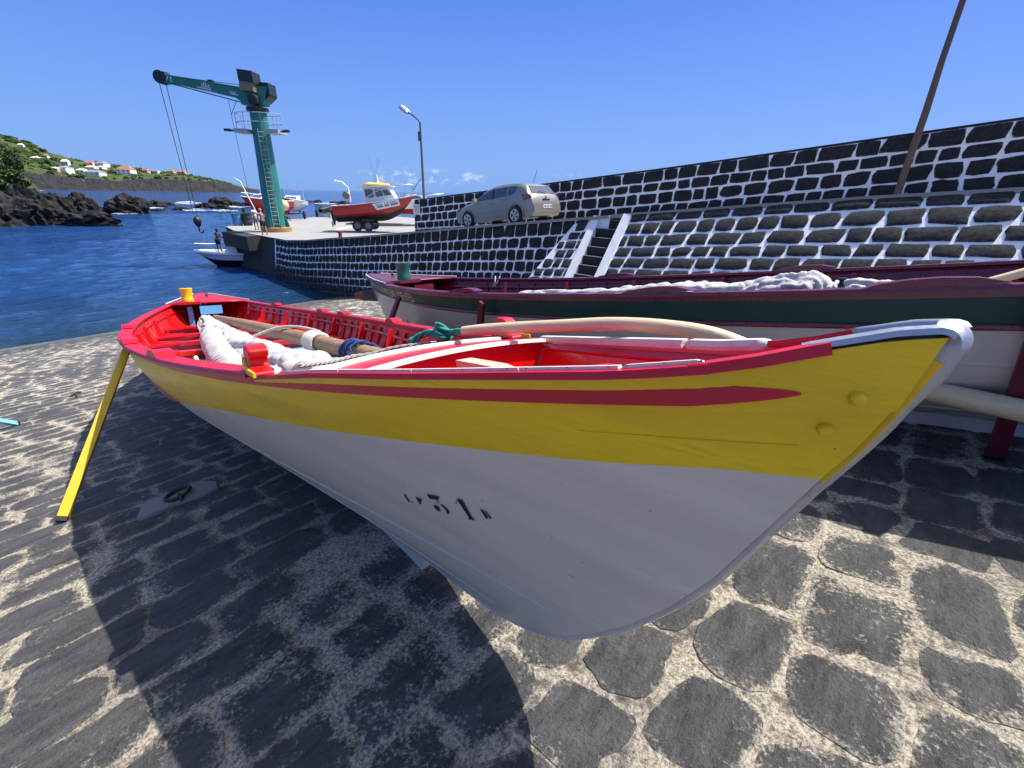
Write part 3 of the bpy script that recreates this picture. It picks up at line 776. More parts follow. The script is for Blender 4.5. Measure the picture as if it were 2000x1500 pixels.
def bow_fittings(root, pal, un):
    xs_ = [3.885+(5.612-3.885)*(i/48)**.8 for i in range(49)]
    def bx(x): return beam(x/HL)
    for side in (-1, 1):
        # raised wash strake round the bow
        mb = MB(); v = []
        for x in xs_:
            lo, hi = sheer(x/HL)-.03, top_z(x)-.006; y0 = bx(x)
            for (yy, z) in ((y0-.004, lo), (y0+.010, hi), (y0-.014, hi), (y0-.030, lo)): v.append((min(x, stem_x(z)), side*max(.004, yy), z))
        mb.add(v, [(i*4+j, (i+1)*4+j, (i+1)*4+(j+1) % 4, i*4+(j+1) % 4) for i in range(48) for j in range(4)]+[(0, 1, 2, 3), tuple(48*4+j for j in (3, 2, 1, 0))])
        o = mb.build('wash_strake', [pal['top'], pal['inner']], root, smooth=40)
        for p in o.data.polygons:
            if p.normal.y*side < -.3: p.material_index = 1
        def run(x0, x1, nm, prof, mat, k=26, dy=0., dz=0., sm=50):
            P_ = [(x0+(x1-x0)*i/k, side*(bx(x0+(x1-x0)*i/k)-.002+dy), top_z(x0+(x1-x0)*i/k)+dz) for i in range(k+1)]
            mb = MB(); mb.sweep(P_, (lambda t: [(a*-side, b) for a, b in prof(t)]) if callable(prof) else [(a*-side, b) for a, b in prof]); return mb.build(nm, mat, root, smooth=sm)
        run(3.90, 5.36, 'strake_cap', [(-.026, -.010), (.002, -.010), (.004, 0), (.002, .005), (-.024, .005)], pal['rail'])
        run(5.33, 5.50, 'strake_cap', lambda t: [(-.022, -.010), (.011, -.013*min(1, .25+t*5)), (.014, -.004), (.010, .007), (-.020, .007)], pal['rail'])
        def stripp(t):
            k = min(1, (1-t)*9, t*14+.2)**.6
            return [(-.006, -.012*k), (.012*k+.003, -.013*k), (.017*k+.002, -.003), (.012*k, .010*k), (-.006, .012*k)]
        # split wooden chafing strip, in butted lengths with nail heads
        cuts = [4.10, 4.42, 4.72, 5.02, 5.22, 5.36] if side < 0 else [4.30, 4.75, 5.10, 5.34]
        for i, (a, b) in enumerate(zip(cuts, cuts[1:])):
            last = i == len(cuts)-2
            o = run(a+.0015, b-.0015, 'chafing_strip', stripp if last else [(-.006, -.012), (.015, -.013), (.019, -.003), (.013, .010), (-.006, .012)], M_STRIP, 14)
            for q in (.12, .55, .93):
                x = a+(b-a)*q; mb = MB(); mb.lathe([(.0022, 0), (.0018, .0012), (0, .0014)], (x, side*(bx(x)+.010), top_z(x)+.0100), 6); mb.build('nail', M_BLACK, o)
        # bright metal chock along the top of the bow, turning down the stem
        P_ = [(5.47+(5.60-5.47)*i/14, side*(bx(5.47+(5.60-5.47)*i/14)-.004), top_z(5.47+(5.60-5.47)*i/14)+.003) for i in range(15)]
        P_ += [Vector((5.607, side*.047, 1.2795)), Vector((5.612, side*.044, 1.274))]
        def chp(t):
            k = min(1, .3+t*5); return [(q*-side, h) for q, h in [(-.014*k, -.003), (-.013*k, .005), (.008, .0065), (.0135*k, .002), (.0145*k, -.014*k), (.0115*k, -.014*k), (.009, -.003)]]
        mb = MB(); mb.sweep(P_, chp); mb.build('bow_chock', M_METAL, root, smooth=50)
        # carved horn where the wash strake begins
        x0, yb, zb = 3.905, side*(bx(3.905)-.006), sheer(3.905/HL)+.03
        prof = [(-.075, .0), (.110, .0), (.105, .014), (.060, .018), (.034, .030), (.034, .050), (.058, .062), (.062, .082), (.036, .098), (-.012, .100), (-.048, .084), (-.058, .055), (-.066, .024)]
        mb = MB(); mb.prism([Vector((x0+a, yb-.032, zb+b)) for a, b in prof], (0, .064, 0))
        o = mb.build('horn', [pal['inner'], pal['top']], root)
        bv = o.modifiers.new('round', 'BEVEL'); bv.width = .017; bv.segments = 4; bv.limit_method = 'ANGLE'; bv.angle_limit = R_(50)
        mb = MB(); mb.prism([Vector((x0+a, yb+side*.033, zb-.004+b)) for a, b in [(-.12, -.005), (.16, .01), (.16, .026), (.05, .022), (.0, .030), (-.035, .058), (-.048, .05), (-.06, .02)]], (0, side*.008, 0)); mb.build('horn_cheek', pal['top'], root)
    # groove floor between the chocks
    mb = MB(); v = []
    for i in range(13):
        x = 5.40+.205*i/12; v += [(x, -(bx(x)-.012), top_z(x)-.012), (x, bx(x)-.012, top_z(x)-.012)]
    mb.add(v, [(2*i, 2*i+2, 2*i+3, 2*i+1) for i in range(12)]); o = mb.build('bow_groove', PALS['green']['rail'], root); o.modifiers.new('t', 'SOLIDIFY').thickness = .01
    # stem band
    SB = curve([(5.5945, 0, 1.2815), (5.610, 0, 1.279), (5.619, 0, 1.268), (5.618, 0, 1.250), (5.603, 0, 1.212)]+[(stem_x(z)+.003, 0, z) for z in (1.17, 1.12, 1.06, 1.0, .95, .90)], 4)
    def sbp(t):
        k = 1. if t < .8 else max(.25, (1-t)/.2); w_ = .0318*(.8+.2*min(1, t*4)); q = .004*k
        return [(-x, y) for x, y in [(-.010-q, -w_), (.003, -w_), (.008, -w_*.72), (.009, 0), (.008, w_*.72), (.003, w_), (-.010-q, w_), (-.010-q, w_-.003), (.0, w_-.004), (.0, -w_+.004), (-.010-q, -w_+.003)]]
    mb = MB(); mb.sweep(SB, sbp, ups=(0, 1, 0)); mb.build('stem_band', M_METAL, root, smooth=50)
    # foredeck plank with white edging
    for (a0, a1, b0, b1) in ((4.02, 4.16, 4.40, 4.36),):
        v = []
        for i in range(13):
            t = -1+2*i/12; sw = .5+.5*t
            xa = 4.20-.20*sw+.05*t*t; xb = 4.47-.12*sw
            for (x, z) in ((xa, .0), (xb, .0), (xb, -.03), (xa, -.03)):
                v.append((x, t*(bx(x)-.03), 1.085+z+.02*(1-t*t)+ (x-4.2)*.08))
        mb = MB(); mb.add(v, [(i*4+j, (i+1)*4+j, (i+1)*4+(j+1) % 4, i*4+(j+1) % 4) for i in range(12) for j in range(4)]+[(0, 1, 2, 3), (51, 50, 49, 48)]); mb.build('foredeck_plank', pal['rail'], root, smooth=40)
        for (q, nm) in ((0, 'aft'), (1, 'fore')):
            P_ = [Vector(v[i*4+q])+Vector((0, 0, .006)) for i in range(13)]
            if q == 0: P_ = P_[:-1]
            mb = MB(); mb.sweep(P_, [(-.015, -.006), (.015, -.006), (.012, .006), (-.012, .006)]); mb.build('deck_edging', paint('cream_edging', (.72, .68, .58), .6, .5, 20, (.3, .2, .15), .2), root)
    mb = MB(); v = []
    for i in range(9):
        t = -1+2*i/8; sw = .5+.5*t; xb = 4.455-.12*sw
        v += [(xb, t*(bx(xb)-.03), 1.10), (xb+.02, t*(inner_y(xb+.02, .66)-.01), .66)]
    mb.add(v, [(2*i, 2*i+2, 2*i+3, 2*i+1) for i in range(8)]); mb.build('bow_bulkhead', pal['inner'], root).modifiers.new('t', 'SOLIDIFY').thickness = .02
    v = []
    for i in range(13):
        x = 4.40+1.02*i/12; z_ = .90+.09*i/12; y_ = inner_y(x, z_-.03)-.004; v += [(x, -y_, z_), (x, y_, z_)]
    mb = MB(); mb.add(v, [(2*i, 2*i+2, 2*i+3, 2*i+1) for i in range(12)]); mb.build('bow_box_floor', pal['inner'], root).modifiers.new('t', 'SOLIDIFY').thickness = .02
    mb = MB(); mb.box((4.86, 0, 1.05), (.03, 2*inner_y(4.88, 1.0)-.01, .10)); mb.build('bow_beam', pal['inner'], root)
    # red chamfered moulding low on the quarter
    mb = MB(); P_ = [hull_pt(-.93+1.33*i/60, tab(PAINTW['yellow'], -.93+1.33*i/60), -1, .006) for i in range(61)]
    mb.tube(P_, [.016]*56+[.015, .013, .010, .006, .002], 6); mb.build('lower_moulding', pal['rail'], root, smooth=40)
    # plugged bolts on the bow
    for (x, z, rr) in ((5.537, 1.185, .0075), (5.500, 1.128, .0075)):
        y = -(bx(x)+.004) if z > 1.15 else -.0735
        mb = MB(); ax = Matrix.Rotation(R_(90), 3, 'X') @ Matrix.Rotation(R_(-14), 3, 'Y')
        mb.lathe([(rr*1.5, -.006), (rr*1.25, .002), (rr*.95, .0055), (rr*.55, .0085), (0, .0095)], (x, y, z), 14, ax); mb.build('bolt_plug', pal['top'], root, smooth=60)
    # registration lettering on the white hull
    LET = [
     [(4.424, -.281, .677), (4.434, -.28, .68), (4.437, -.267, .65), (4.428, -.267, .644)], [(4.451, -.265, .656), (4.458, -.264, .656), (4.453, -.263, .65), (4.448, -.264, .649)],
     [(4.488, -.269, .689), (4.497, -.267, .691), (4.501, -.256, .664), (4.49, -.256, .658)], [(4.499, -.267, .69), (4.511, -.264, .691), (4.514, -.259, .682), (4.502, -.26, .676), (4.503, -.263, .684)],
     [(4.557, -.263, .723), (4.613, -.25, .732), (4.602, -.248, .715), (4.561, -.256, .707)], [(4.597, -.248, .712), (4.601, -.247, .712), (4.589, -.245, .697), (4.586, -.246, .697)],
     [(4.562, -.245, .679), (4.568, -.246, .684), (4.582, -.243, .686), (4.586, -.238, .677), (4.581, -.234, .662), (4.571, -.236, .662), (4.562, -.241, .667)],
     [(4.598, -.242, .698), (4.609, -.24, .7), (4.622, -.234, .691), (4.628, -.228, .679), (4.622, -.226, .67), (4.608, -.227, .663), (4.615, -.229, .674), (4.612, -.235, .687)],
     [(4.688, -.234, .748), (4.71, -.23, .753), (4.721, -.207, .693), (4.73, -.203, .686), (4.701, -.208, .679), (4.708, -.21, .689)], [(4.684, -.233, .741), (4.686, -.232, .74), (4.68, -.231, .729), (4.677, -.232, .73)],
     [(4.769, -.209, .74), (4.777, -.207, .742), (4.788, -.197, .72), (4.787, -.196, .714), (4.778, -.198, .712), (4.774, -.204, .727)], [(4.784, -.205, .743), (4.79, -.203, .74), (4.794, -.2, .734), (4.788, -.201, .73), (4.786, -.203, .738)],
     [(4.793, -.2, .732), (4.797, -.197, .728), (4.801, -.195, .724), (4.798, -.194, .718), (4.79, -.195, .715), (4.795, -.196, .722), (4.788, -.199, .725)]]
    mb = MB()
    for p in LET: mb.add([(x, y-.0035, z+.0012) for x, y, z in p], [tuple(range(len(p)))])
    tag(mb.build('registration_mark', M_BLACK, root), 'black stencilled registration 31 with small letters')

YPOSE = (-5.2174, 1.5391, -.8852, -8.6872, 9.3927, -3.6024)
GPOSE = (-1.0933, 3.9081, -.1424, -.8014, 9.486, -2.1291)
yboat = whaleboat('yellow', 'yellow and white wooden whaleboat with red rails in the foreground', YPOSE, None)
gboat = whaleboat('green', 'dark green and white whaleboat with maroon rails beside the sloping wall', GPOSE, None)
bpy.context.view_layer.update()
YM, GM = yboat.matrix_world.copy(), gboat.matrix_world.copy()

# =================================================================== THINGS IN AND ROUND THE BOATS
def ypt(x, y, z): return YM @ Vector((x, y, z))
def gpt(x, y, z): return GM @ Vector((x, y, z))
def rope(name, label, pts, r, mat, strands=3, twist=14., group=None, lay=True):
    """laid rope: strands wound round the path"""
    P_ = curve(pts, 10); mb = MB(); k = len(P_)
    if not lay: mb.tube(P_, r, 7)
    else:
        d = [0.]
        for i in range(1, k): d.append(d[-1]+(P_[i]-P_[i-1]).length)
        # resample evenly
        L = d[-1]; n = max(12, int(L/(r*.9))); Q = []; j = 0
        for i in range(n+1):
            s = L*i/n
            while j < k-2 and d[j+1] < s: j += 1
            t = (s-d[j])/max(1e-6, d[j+1]-d[j]); Q.append(P_[j].lerp(P_[j+1], t))
        for q in range(strands):
            S_ = []
            for i, p in enumerate(Q):
                tg = (Q[min(i+1, n)]-Q[max(i-1, 0)]).normalized(); a = Vector((0, 0, 1)); b = tg.cross(a)
                if b.length < 1e-3: b = Vector((1, 0, 0))
                b.normalize(); a = b.cross(tg); an = 2*math.pi*q/strands + (L*i/n)/(r*5.2)*2*math.pi*.5
                S_.append(p + (b*math.cos(an)+a*math.sin(an))*r*.52)
            mb.tube(S_, r*.56, 5)
    o = mb.build(name, mat, smooth=180, fix=False)
    return tag(o, label, 'rope', group)
def crumple(p, s, seed): 
    q = Vector(p)*s + Vector((seed, seed*.7, seed*1.3))
    return noise.fractal(q, .9, 2.1, 4)
def ridged(p, s, seed):
    q = Vector(p)*s + Vector((seed*1.7, seed, seed*.3))
    return 1-abs(noise.noise(q))*2
def cloth_mass(name, label, path, radii, mat, flat=.7, nl=190, nr=40, amp=.03, seed=1., fold=9., M=None, wind=0., parent=None, sag=None):
    P_ = curve(path, 14); k = len(P_)-1; mb = MB()
    rk = curve([(r, 0, 0) for r in radii], 14)
    def f(a, b):
        t = a*k; i = min(int(t), k-1); fr = t-i
        c = P_[i].lerp(P_[i+1], fr); r = max(.004, rk[i].x+(rk[i+1].x-rk[i].x)*fr)
        tg = (P_[min(i+2, k)]-P_[max(i-1, 0)]).normalized(); sd = Vector((0, 0, 1)).cross(tg).normalized(); up = tg.cross(sd)
        q = 2*math.pi*b; dr = sd*math.cos(q)+up*math.sin(q)*flat
        base = c+dr*r
        ph = wind*a*60 + q*(1 if wind else 0)
        La = a*len(path)
        wp = 1.6*noise.noise(Vector((La*.55, seed, 0)))+.9*noise.noise(Vector((La*1.6, math.cos(q)*.8, seed)))+.5*noise.noise(Vector((La*4., math.cos(q)*1.5, math.sin(q)*1.5+seed)))
        if wind:
            h = amp*(1.0*abs(math.sin(La*wind*5.+q*1.+.9*wp))**.8 - .5 + .25*abs(math.sin(La*wind*11.+q*3.+2*wp)))
        else:
            f1 = abs(math.sin(q*2.5+wp*1.7))**.75; f2 = abs(math.sin(q*5.+wp*2.3+La*.8))**.8
            f3 = abs(math.sin(La*8.5+q*1.5+wp*4.))**.7; f4 = abs(math.sin(La*3.1-q*2.2+wp*5.))**.7
            h = amp*(.95*f1+.55*f2-.9+.55*f3*(.45+noise.noise(Vector((La*.9, seed, 2))))+.40*f4*(.5+noise.noise(Vector((La*1.7, q*.6, seed+5)))))
        if a < .02 or a > .98: h *= .2
        return base+dr.normalized()*h
    mb.grid(f, nl, nr)
    if M is not None: mb.v = [tuple(M @ Vector(v)) for v in mb.v]
    o = mb.build(name, mat, parent, smooth=180)
    return tag(o, label, 'sail') if label else o

# --- yellow boat: sail, roll, spar, oar, ropes
cloth_mass('furled_sail', 'long crumpled white sail lying along the yellow whaleboat', [(-4.5, -.08, .82), (-3.4, -.14, .77), (-2.2, -.17, .735), (-1.0, -.17, .72), (.2, -.18, .725), (1.3, -.20, .755), (2.3, -.23, .80), (3.1, -.25, .845), (3.6, -.26, .87), (3.75, -.26, .88)],
           [.04, .10, .135, .15, .155, .165, .17, .17, .13, .03], M_CLOTH, .74, 520, 84, .050, 3.1, 5., YM)
cloth_mass('rolled_sail', 'tightly wound white sail roll propped beside the larger sail', [(-.95, -.30, .765), (-.75, -.32, .77), (-.1, -.36, .765), (.7, -.40, .765), (1.5, -.44, .78), (2.3, -.47, .80), (2.75, -.49, .81)],
           [.04, .105, .110, .102, .096, .088, .03], M_CLOTH, .9, 520, 48, .026, 8.3, 6., YM, wind=2.6)
mb = MB(); P_ = [ypt(-5.0+8.35*i/40, .03+.15*(i/40), .80+.13*(i/40)) for i in range(41)]
spar = tag(mb.tube(P_, [.040+.030*min(1, i/18) - (.018*max(0, (i-26)/14)) for i in range(41)], 18).build('mast_spar', M_SPAR, smooth=60), 'brown varnished mast laid lengthwise in the yellow whaleboat', 'mast')
OARP = [(4.12, .18, 1.150), (4.36, .25, 1.172), (4.59, .30, 1.190), (4.78, .34, 1.204), (4.95, .37, 1.202), (5.08, .40, 1.186), (5.18, .43, 1.150)]
P_ = [YM @ p for p in curve(OARP, 6)]
mb = MB(); mb.tube(P_, [.019+.004*min(1, i/3) for i in range(len(P_))], 16)
tag(mb.build('long_oar', M_OAR, smooth=60), 'long pale bent oar resting across the bow of the yellow whaleboat', 'oar')
A_, B_ = Vector((0, 0, EYE))+sight(1790, 757)*2.45, Vector((0, 0, EYE))+sight(2000, 803)*2.15
mb = MB(); mb.tube([A_+(B_-A_)*(-.9+3.0*i/12) for i in range(13)], .056, 16)
tag(mb.build('spare_spar', M_OAR, smooth=60), 'pale round spar leaning beside the green whaleboat behind the yellow bow', 'spar')
rope('white_lashing', 'white rope looped over the brown mast', [ypt(*p) for p in [(.75, -.10, .88), (.95, .06, .955), (1.3, .16, .985), (1.7, .22, .975), (1.95, .20, .96), (2.05, .08, .93)]], .013, M_ROPEW)
mb = MB()
for k in range(7):
    x = 1.86+k*.036; c = Vector((x, .15, .907))
    mb.tube([YM @ (c+Vector((.01*math.sin(q*math.pi/8), .074*math.cos(q*math.pi/8), .074*math.sin(q*math.pi/8)))) for q in range(17)], .0145, 6)
tag(mb.build('mast_whipping', M_ROPEW, smooth=180), 'band of white cord wound round the mast', 'rope')
rope('navy_lashing', 'navy blue rope knotted round the mast end', [ypt(2.70+.014*i+.05*math.sin(i*.9), .165+.072*math.cos(i*.8), .922+.072*math.sin(i*.8)) for i in range(26)], .014, M_ROPEB)
rope('grey_line', 'grey line running from the knot across the foredeck edge', [ypt(*p) for p in [(3.84, .20, 1.07), (3.76, .12, 1.06), (3.70, .04, 1.05), (3.66, -.05, 1.03), (3.66, -.14, 1.03), (3.72, -.25, 1.03), (3.80, -.34, 1.045), (3.88, -.42, 1.06)]], .010, M_ROPEY)
G_ = [(4.14, .19, 1.150), (4.03, .20, 1.135), (3.97, .20, 1.13), (3.93, .175, 1.16), (3.90, .20, 1.145), (3.93, .225, 1.115), (3.96, .19, 1.105), (3.93, .165, 1.125), (3.89, .19, 1.16), (3.87, .21, 1.12), (3.91, .20, 1.095), (3.86, .19, 1.12), (3.80, .175, 1.115), (3.74, .15, 1.09), (3.72, .12, 1.07)]
rope('green_painter', 'thick green rope with a fat knot tied to the oar end', [ypt(*p) for p in G_], .017, M_ROPEG)
rope('white_loop', 'short thick white rope hanging over a red thwart', [ypt(*p) for p in [(.96, -.60, .62), (.95, -.60, .72), (.90, -.60, .745), (.80, -.60, .74), (.76, -.60, .66)]], .020, M_ROPEW)
rope('thin_white_cord', 'thin white cord dangling at the stern inside the yellow whaleboat', [ypt(*p) for p in [(-4.05, .62, 1.06), (-4.0, .60, 1.02), (-3.98, .57, .9), (-3.9, .55, .86), (-3.95, .60, 1.0), (-4.02, .63, 1.06)]], .006, M_ROPEW, lay=False)
# small wooden half-model chock standing in the bow
mb = MB(); t = thing('wooden_chock', 'small pale wooden chock with a chipped pink top inside the bow', 'chock')
t.matrix_world = YM @ Matrix.Translation((4.62, -.06, .965))
prof = [(-.13, .145), (.06, .150), (.12, .142), (.165, .120), (.172, .112), (.10, .118), (.04, .122), (-.125, .118)]
mb.prism([Vector((a, -.03, b)) for a, b in prof], (0, .06, 0)); mb.build('top_board', paint('chipped_pink_wood', (.60, .38, .27), .7, .8, 20, (.55, .09, .09), .3), t)
mb = MB(); mb.prism([Vector((a, -.022, b)) for a, b in [(-.09, -.0), (.06, -.0), (.14, .105), (.09, .118), (-.11, .118)]], (0, .044, 0)); mb.build('body', paint('white_chock_paint', (.72, .70, .68), .5, .4, 12, (.4, .3, .28), .2), t)
# paddles and scraps on the bottom boards
def paddle(name, label, x, y, ang, mat, L=.55):
    t = thing(name, label, 'paddle'); t.matrix_world = YM @ Matrix.Translation((x, y, .615)) @ Matrix.Rotation(ang, 4, 'Z')
    mb = MB(); mb.tube([(-L, 0, 0), (-.25, 0, 0), (0, 0, 0)], .016, 8); mb.build('shaft', mat, t, smooth=60)
    mb = MB(); mb.tube([(0, 0, 0), (.08, 0, 0), (.22, 0, 0), (.36, 0, 0), (.44, 0, 0)], [.03, .075, .09, .08, .03], 12, flat=.16); mb.build('blade', mat, t, smooth=60)
paddle('paddle', 'white paddle on the blue bottom boards near the yellow one', .35, -.50, 2.75, M_WHITE)
paddle('paddle', 'yellow paddle on the blue bottom boards', .42, -.66, 2.95, PALS['yellow']['log'])
# props
def prop(name, label, top, foot, mat, w=.075, th=.035, group=None, splay=None):
    t = thing(name, label, 'prop', foot, group=group)
    d = Vector(top)-Vector(foot); z = d.normalized(); x = z.cross(Vector((0, 1, 0))).normalized(); y = z.cross(x)
    R = Matrix((x, y, z)).transposed(); L = d.length
    mb = MB(); mb.box(d/2, (w, th, L), R, taper=.8); mb.build('shaft', mat, t)
    mb = MB(); mb.box(z*.012, (w*1.04, th*1.06, .03), R); mb.build('foot', M_BLACK, t)
    if splay:
        mb = MB(); mb.box(d*.86+y*(th*.9), (w*.9, th*.7, L*.26), R); mb.build('cheek', mat, t)
    return t
M_YPROP = paint('yellow_prop_paint', (.66, .43, .006), .45, .5, 9, (.30, .17, .02), .2)
prop('boat_prop', 'yellow wooden prop leaning against the rail of the yellow whaleboat', ypt(1.0, -1.04, .90), (-3.80, -.25, ramp_z(-3.80)+.01), M_YPROP, .085, .055, 'props shoring up the boats')
prop('boat_prop', 'light blue wooden prop slanting in from the left edge', (-7.1, -1.55, ramp_z(-7.1)+.95), (-7.8, -.48, ramp_z(-7.8)+.01), paint('light_blue_prop_paint', (.16, .42, .62), .5, .5, 9, (.5, .5, .5), .2), .06, .035, 'props shoring up the boats')
M_MPROP = paint('maroon_prop_paint', (.13, .012, .030), .4, .2, 9, (.05, .02, .02), .15)
prop('boat_prop', 'tall maroon prop near the right edge under the green whaleboat', gpt(1.74, -1.06, .92), (.63, 3.45, ramp_z(.63)+.02), M_MPROP, .075, .05, 'props shoring up the boats', splay=None)
prop('boat_prop', 'maroon prop under the middle of the green whaleboat rail', gpt(-1.69, -1.10, .90), (-3.27, 3.05, ramp_z(-3.27)+.02), M_MPROP, .07, .05, 'props shoring up the boats')
prop('boat_prop', 'maroon prop under the stern of the green whaleboat below its name', gpt(-3.55, -.80, .93), (-4.9, 2.72, ramp_z(-4.9)+.02), M_MPROP, .065, .05, 'props shoring up the boats')
# iron mooring rings let into the ramp
M_IRON = paint('rusty_iron', (.045, .040, .037), .6, .6, 40, (.12, .06, .03), .3, metal=.4)
sl = Matrix.Rotation(-R_(9.76), 3, 'Y')
for (x, y, lab, s, patch) in ((-3.41, .34, 'iron mooring ring in a grey cement patch in the boat shadow', 1., True), (-9.0, .12, 'iron mooring ring lying on sunlit cobbles towards the water', .9, False)):
    t = thing('mooring_ring', lab, 'ring', (x, y, ramp_z(x)), group='mooring rings in the ramp')
    mb = MB(); mb.tube([sl @ Vector((.075*s*math.cos(q), .075*s*math.sin(q), .045+.012*math.sin(q))) for q in [2*math.pi*i/20 for i in range(21)]], .013*s, 7, cap=False); mb.build('ring', M_IRON, t, smooth=180)
    mb = MB(); mb.tube([sl @ Vector((.075*s+.03*math.cos(q), 0, .01+.05*math.sin(q))) for q in [math.pi*i/8 for i in range(9)]], .012*s, 6); mb.build('staple', M_IRON, t, smooth=180)
    if patch:
        r = random.Random(5); mb = MB(); o = outline(.28, .44, 30, r, .16, 3.6)
        vs = [sl @ Vector((a, b, .026)) for a, b in o]+[sl @ Vector((a*1.06, b*1.06, -.01)) for a, b in o]; n = len(o)
        mb.add(vs, [tuple(range(n))]+[(i, i+n, (i+1) % n+n, (i+1) % n) for i in range(n)])
        mb.build('cement_patch', paint('grey_cement', (.24, .245, .235), .9, .4, 12, (.08, .08, .078), .5, spec=.2), t)

# --- green boat: sail, oar, rudder, name
cloth_mass('furled_sail', 'crumpled white sail heaped along the green whaleboat', [(-2.15, -.15, .86), (-1.6, -.13, .84), (-.9, -.12, .835), (-.3, -.12, .85), (.2, -.12, .84), (.55, -.12, .88), (.74, -.12, .90), (.80, -.12, .84), (1.0, -.12, .86), (1.25, -.12, .83), (1.9, -.1, .80)],
           [.03, .10, .13, .15, .13, .15, .14, .11, .13, .12, .04], M_CLOTH, .62, 420, 64, .036, 17.7, 6., GM)
mb = MB(); mb.tube([gpt(1.45, .05, .84), gpt(1.9, .12, 1.0), gpt(3.6, .35, 1.5)], [.026, .028, .03], 12)
tag(mb.build('long_oar', M_OAR, smooth=60), 'pale oar poking up at the right end of the green whaleboat', 'oar')
t = thing('rudder', 'maroon and green rudder blade hung on the stern of the green whaleboat', 'rudder'); t.matrix_world = GM
mb = MB(); mb.prism([Vector((x, -.02, z)) for x, z in [(-5.62, .98), (-5.50, .78), (-5.95, .80), (-6.22, .86), (-6.20, .93), (-5.9, .97)]], (0, .04, 0)); mb.build('blade', PALS['green']['top'], t)
mb = MB(); mb.prism([Vector((x, -.022, z)) for x, z in [(-5.88, .975), (-5.92, .79), (-6.24, .855), (-6.22, .935)]], (0, .044, 0)); mb.build('blade_tip', PALS['green']['rail'], t)
vs, fs = text_mesh('M.DAS NEVES', .15)
mb = MB(); wmax = max(v[0] for v in vs); out = []
for (x, y, z) in vs:
    tq = x/wmax; lx = -4.45+1.12*tq; u_ = lx/5.62
    # find w giving the height on the band
    w_ = .893+.80*y; p = hull_pt(u_/(.997), min(.985, w_), -1, .006); out.append(p)
mb.add(out, fs); nm = mb.build('painted_name', paint('gold_leaf_letters', (.86, .76, .52), .5, .2, 40, (.5, .38, .2), .1), gboat)
tag(nm, 'cream and gold boat name lettering at the stern')
mb = MB(); P_ = [hull_pt(-.97+1.95*i/80, tab(PAINTW['green'], -.97+1.95*i/80), -1, .004) for i in range(81)]
mb.tube(P_, .016, 6); mb.build('lower_moulding', PALS['green']['rail'], gboat, smooth=60)
mb = MB(); mb.lathe([(.016, 0), (.016, .02), (.01, .022), (.01, .035), (.02, .04), (.02, .05), (0, .052)], (1.02, -1.02, .975), 8); mb.build('cleat', M_BLACK, gboat)
rope('thin_white_cord', 'thin white cord tied at the far rail of the green whaleboat stern', [gpt(*p) for p in [(-3.4, .78, 1.06), (-3.36, .74, 1.05), (-3.34, .70, .98), (-3.4, .70, .90), (-3.33, .72, .96), (-3.3, .78, 1.06)]], .008, M_ROPEW, lay=False)

# =================================================================== FAR SHORE, QUAY AND ITS THINGS
# ---- headland across the bay
SKYL = [(-260, 215), (-120, 238), (0, 263), (25, 268), (50, 277), (75, 285), (100, 298), (125, 307), (150, 312), (200, 320), (240, 325), (300, 335), (350, 340), (375, 344), (400, 348), (430, 356), (460, 364), (482, 369), (492, 371.5)]
LAVA = [(-260, 330), (0, 338), (50, 342), (100, 346), (150, 352), (200, 353), (300, 351), (380, 353), (410, 356), (440, 362), (470, 368), (492, 371.5)]
def shore(px): return 640.+.15*(px+100)
def coast_pt(px, t):
    """t 0 at the water, .22 edge of the lava, 1 skyline, >1 behind"""
    D0 = shore(px); D1 = D0+70; D2 = D0+430
    zl = at_d(px, tab(LAVA, px), D1).z; zs_ = at_d(px, tab(SKYL, px), D2).z
    zl = max(zl, SEA+.6); zs_ = max(zs_, zl+.5)
    if t < .22: k = t/.22; D = D0+70*k; z = SEA-1.2+(zl-SEA+1.2)*k**.8
    elif t <= 1: k = (t-.22)/.78; D = D1+(D2-D1)*k; z = zl+(zs_-zl)*k**.92
    else: k = t-1; D = D2+500*k; z = zs_-30*k
    p = at_d(px, 300, D); return Vector((p.x, p.y, z))
def green_mat(name, a, b, c_):
    m, nt, bs = nmat(name)
    n1 = pos_noise(nt, .018, 5, .65); n2 = pos_noise(nt, .12, 5, .7)
    c = mix(nt, rng(nt, n1, .38, .62), a, b); c = mix(nt, rng(nt, n2, .5, .62), c, c_)
    nt.links.new(c, bs.inputs['Base Color']); bs.inputs['Roughness'].default_value = .95; bs.inputs['Specular IOR Level'].default_value = .1
    bump(nt, bs, n2, 1., 3.)
    return m
M_HILL = green_mat('hillside_green', (.060, .080, .027), (.092, .112, .042), (.030, .044, .018))
def lava_mat(name, s):
    m, nt, bs = nmat(name)
    n1 = pos_noise(nt, s, 6, .7); n2 = pos_noise(nt, s*6, 5, .7)
    c = mix(nt, rng(nt, n1, .35, .7), (.006, .0058, .0056), (.034, .031, .028)); c = mix(nt, rng(nt, n2, .58, .75, 0, .5), c, (.075, .067, .056))
    nt.links.new(c, bs.inputs['Base Color']); bs.inputs['Roughness'].default_value = .8; bs.inputs['Specular IOR Level'].default_value = .25
    bump(nt, bs, mth(nt, 'ADD', n1, mth(nt, 'MULTIPLY', n2, .5)), 1., .25/s*.3)
    return m
M_LAVA_FAR, M_LAVA = lava_mat('far_lava', .12), lava_mat('near_lava', .9)
mb = MB(); NX = 190; pxs = [-260+752*i/NX for i in range(NX+1)]
ts = [.20, .24, .3, .37, .45, .54, .63, .72, .81, .9, 1., 1.25]
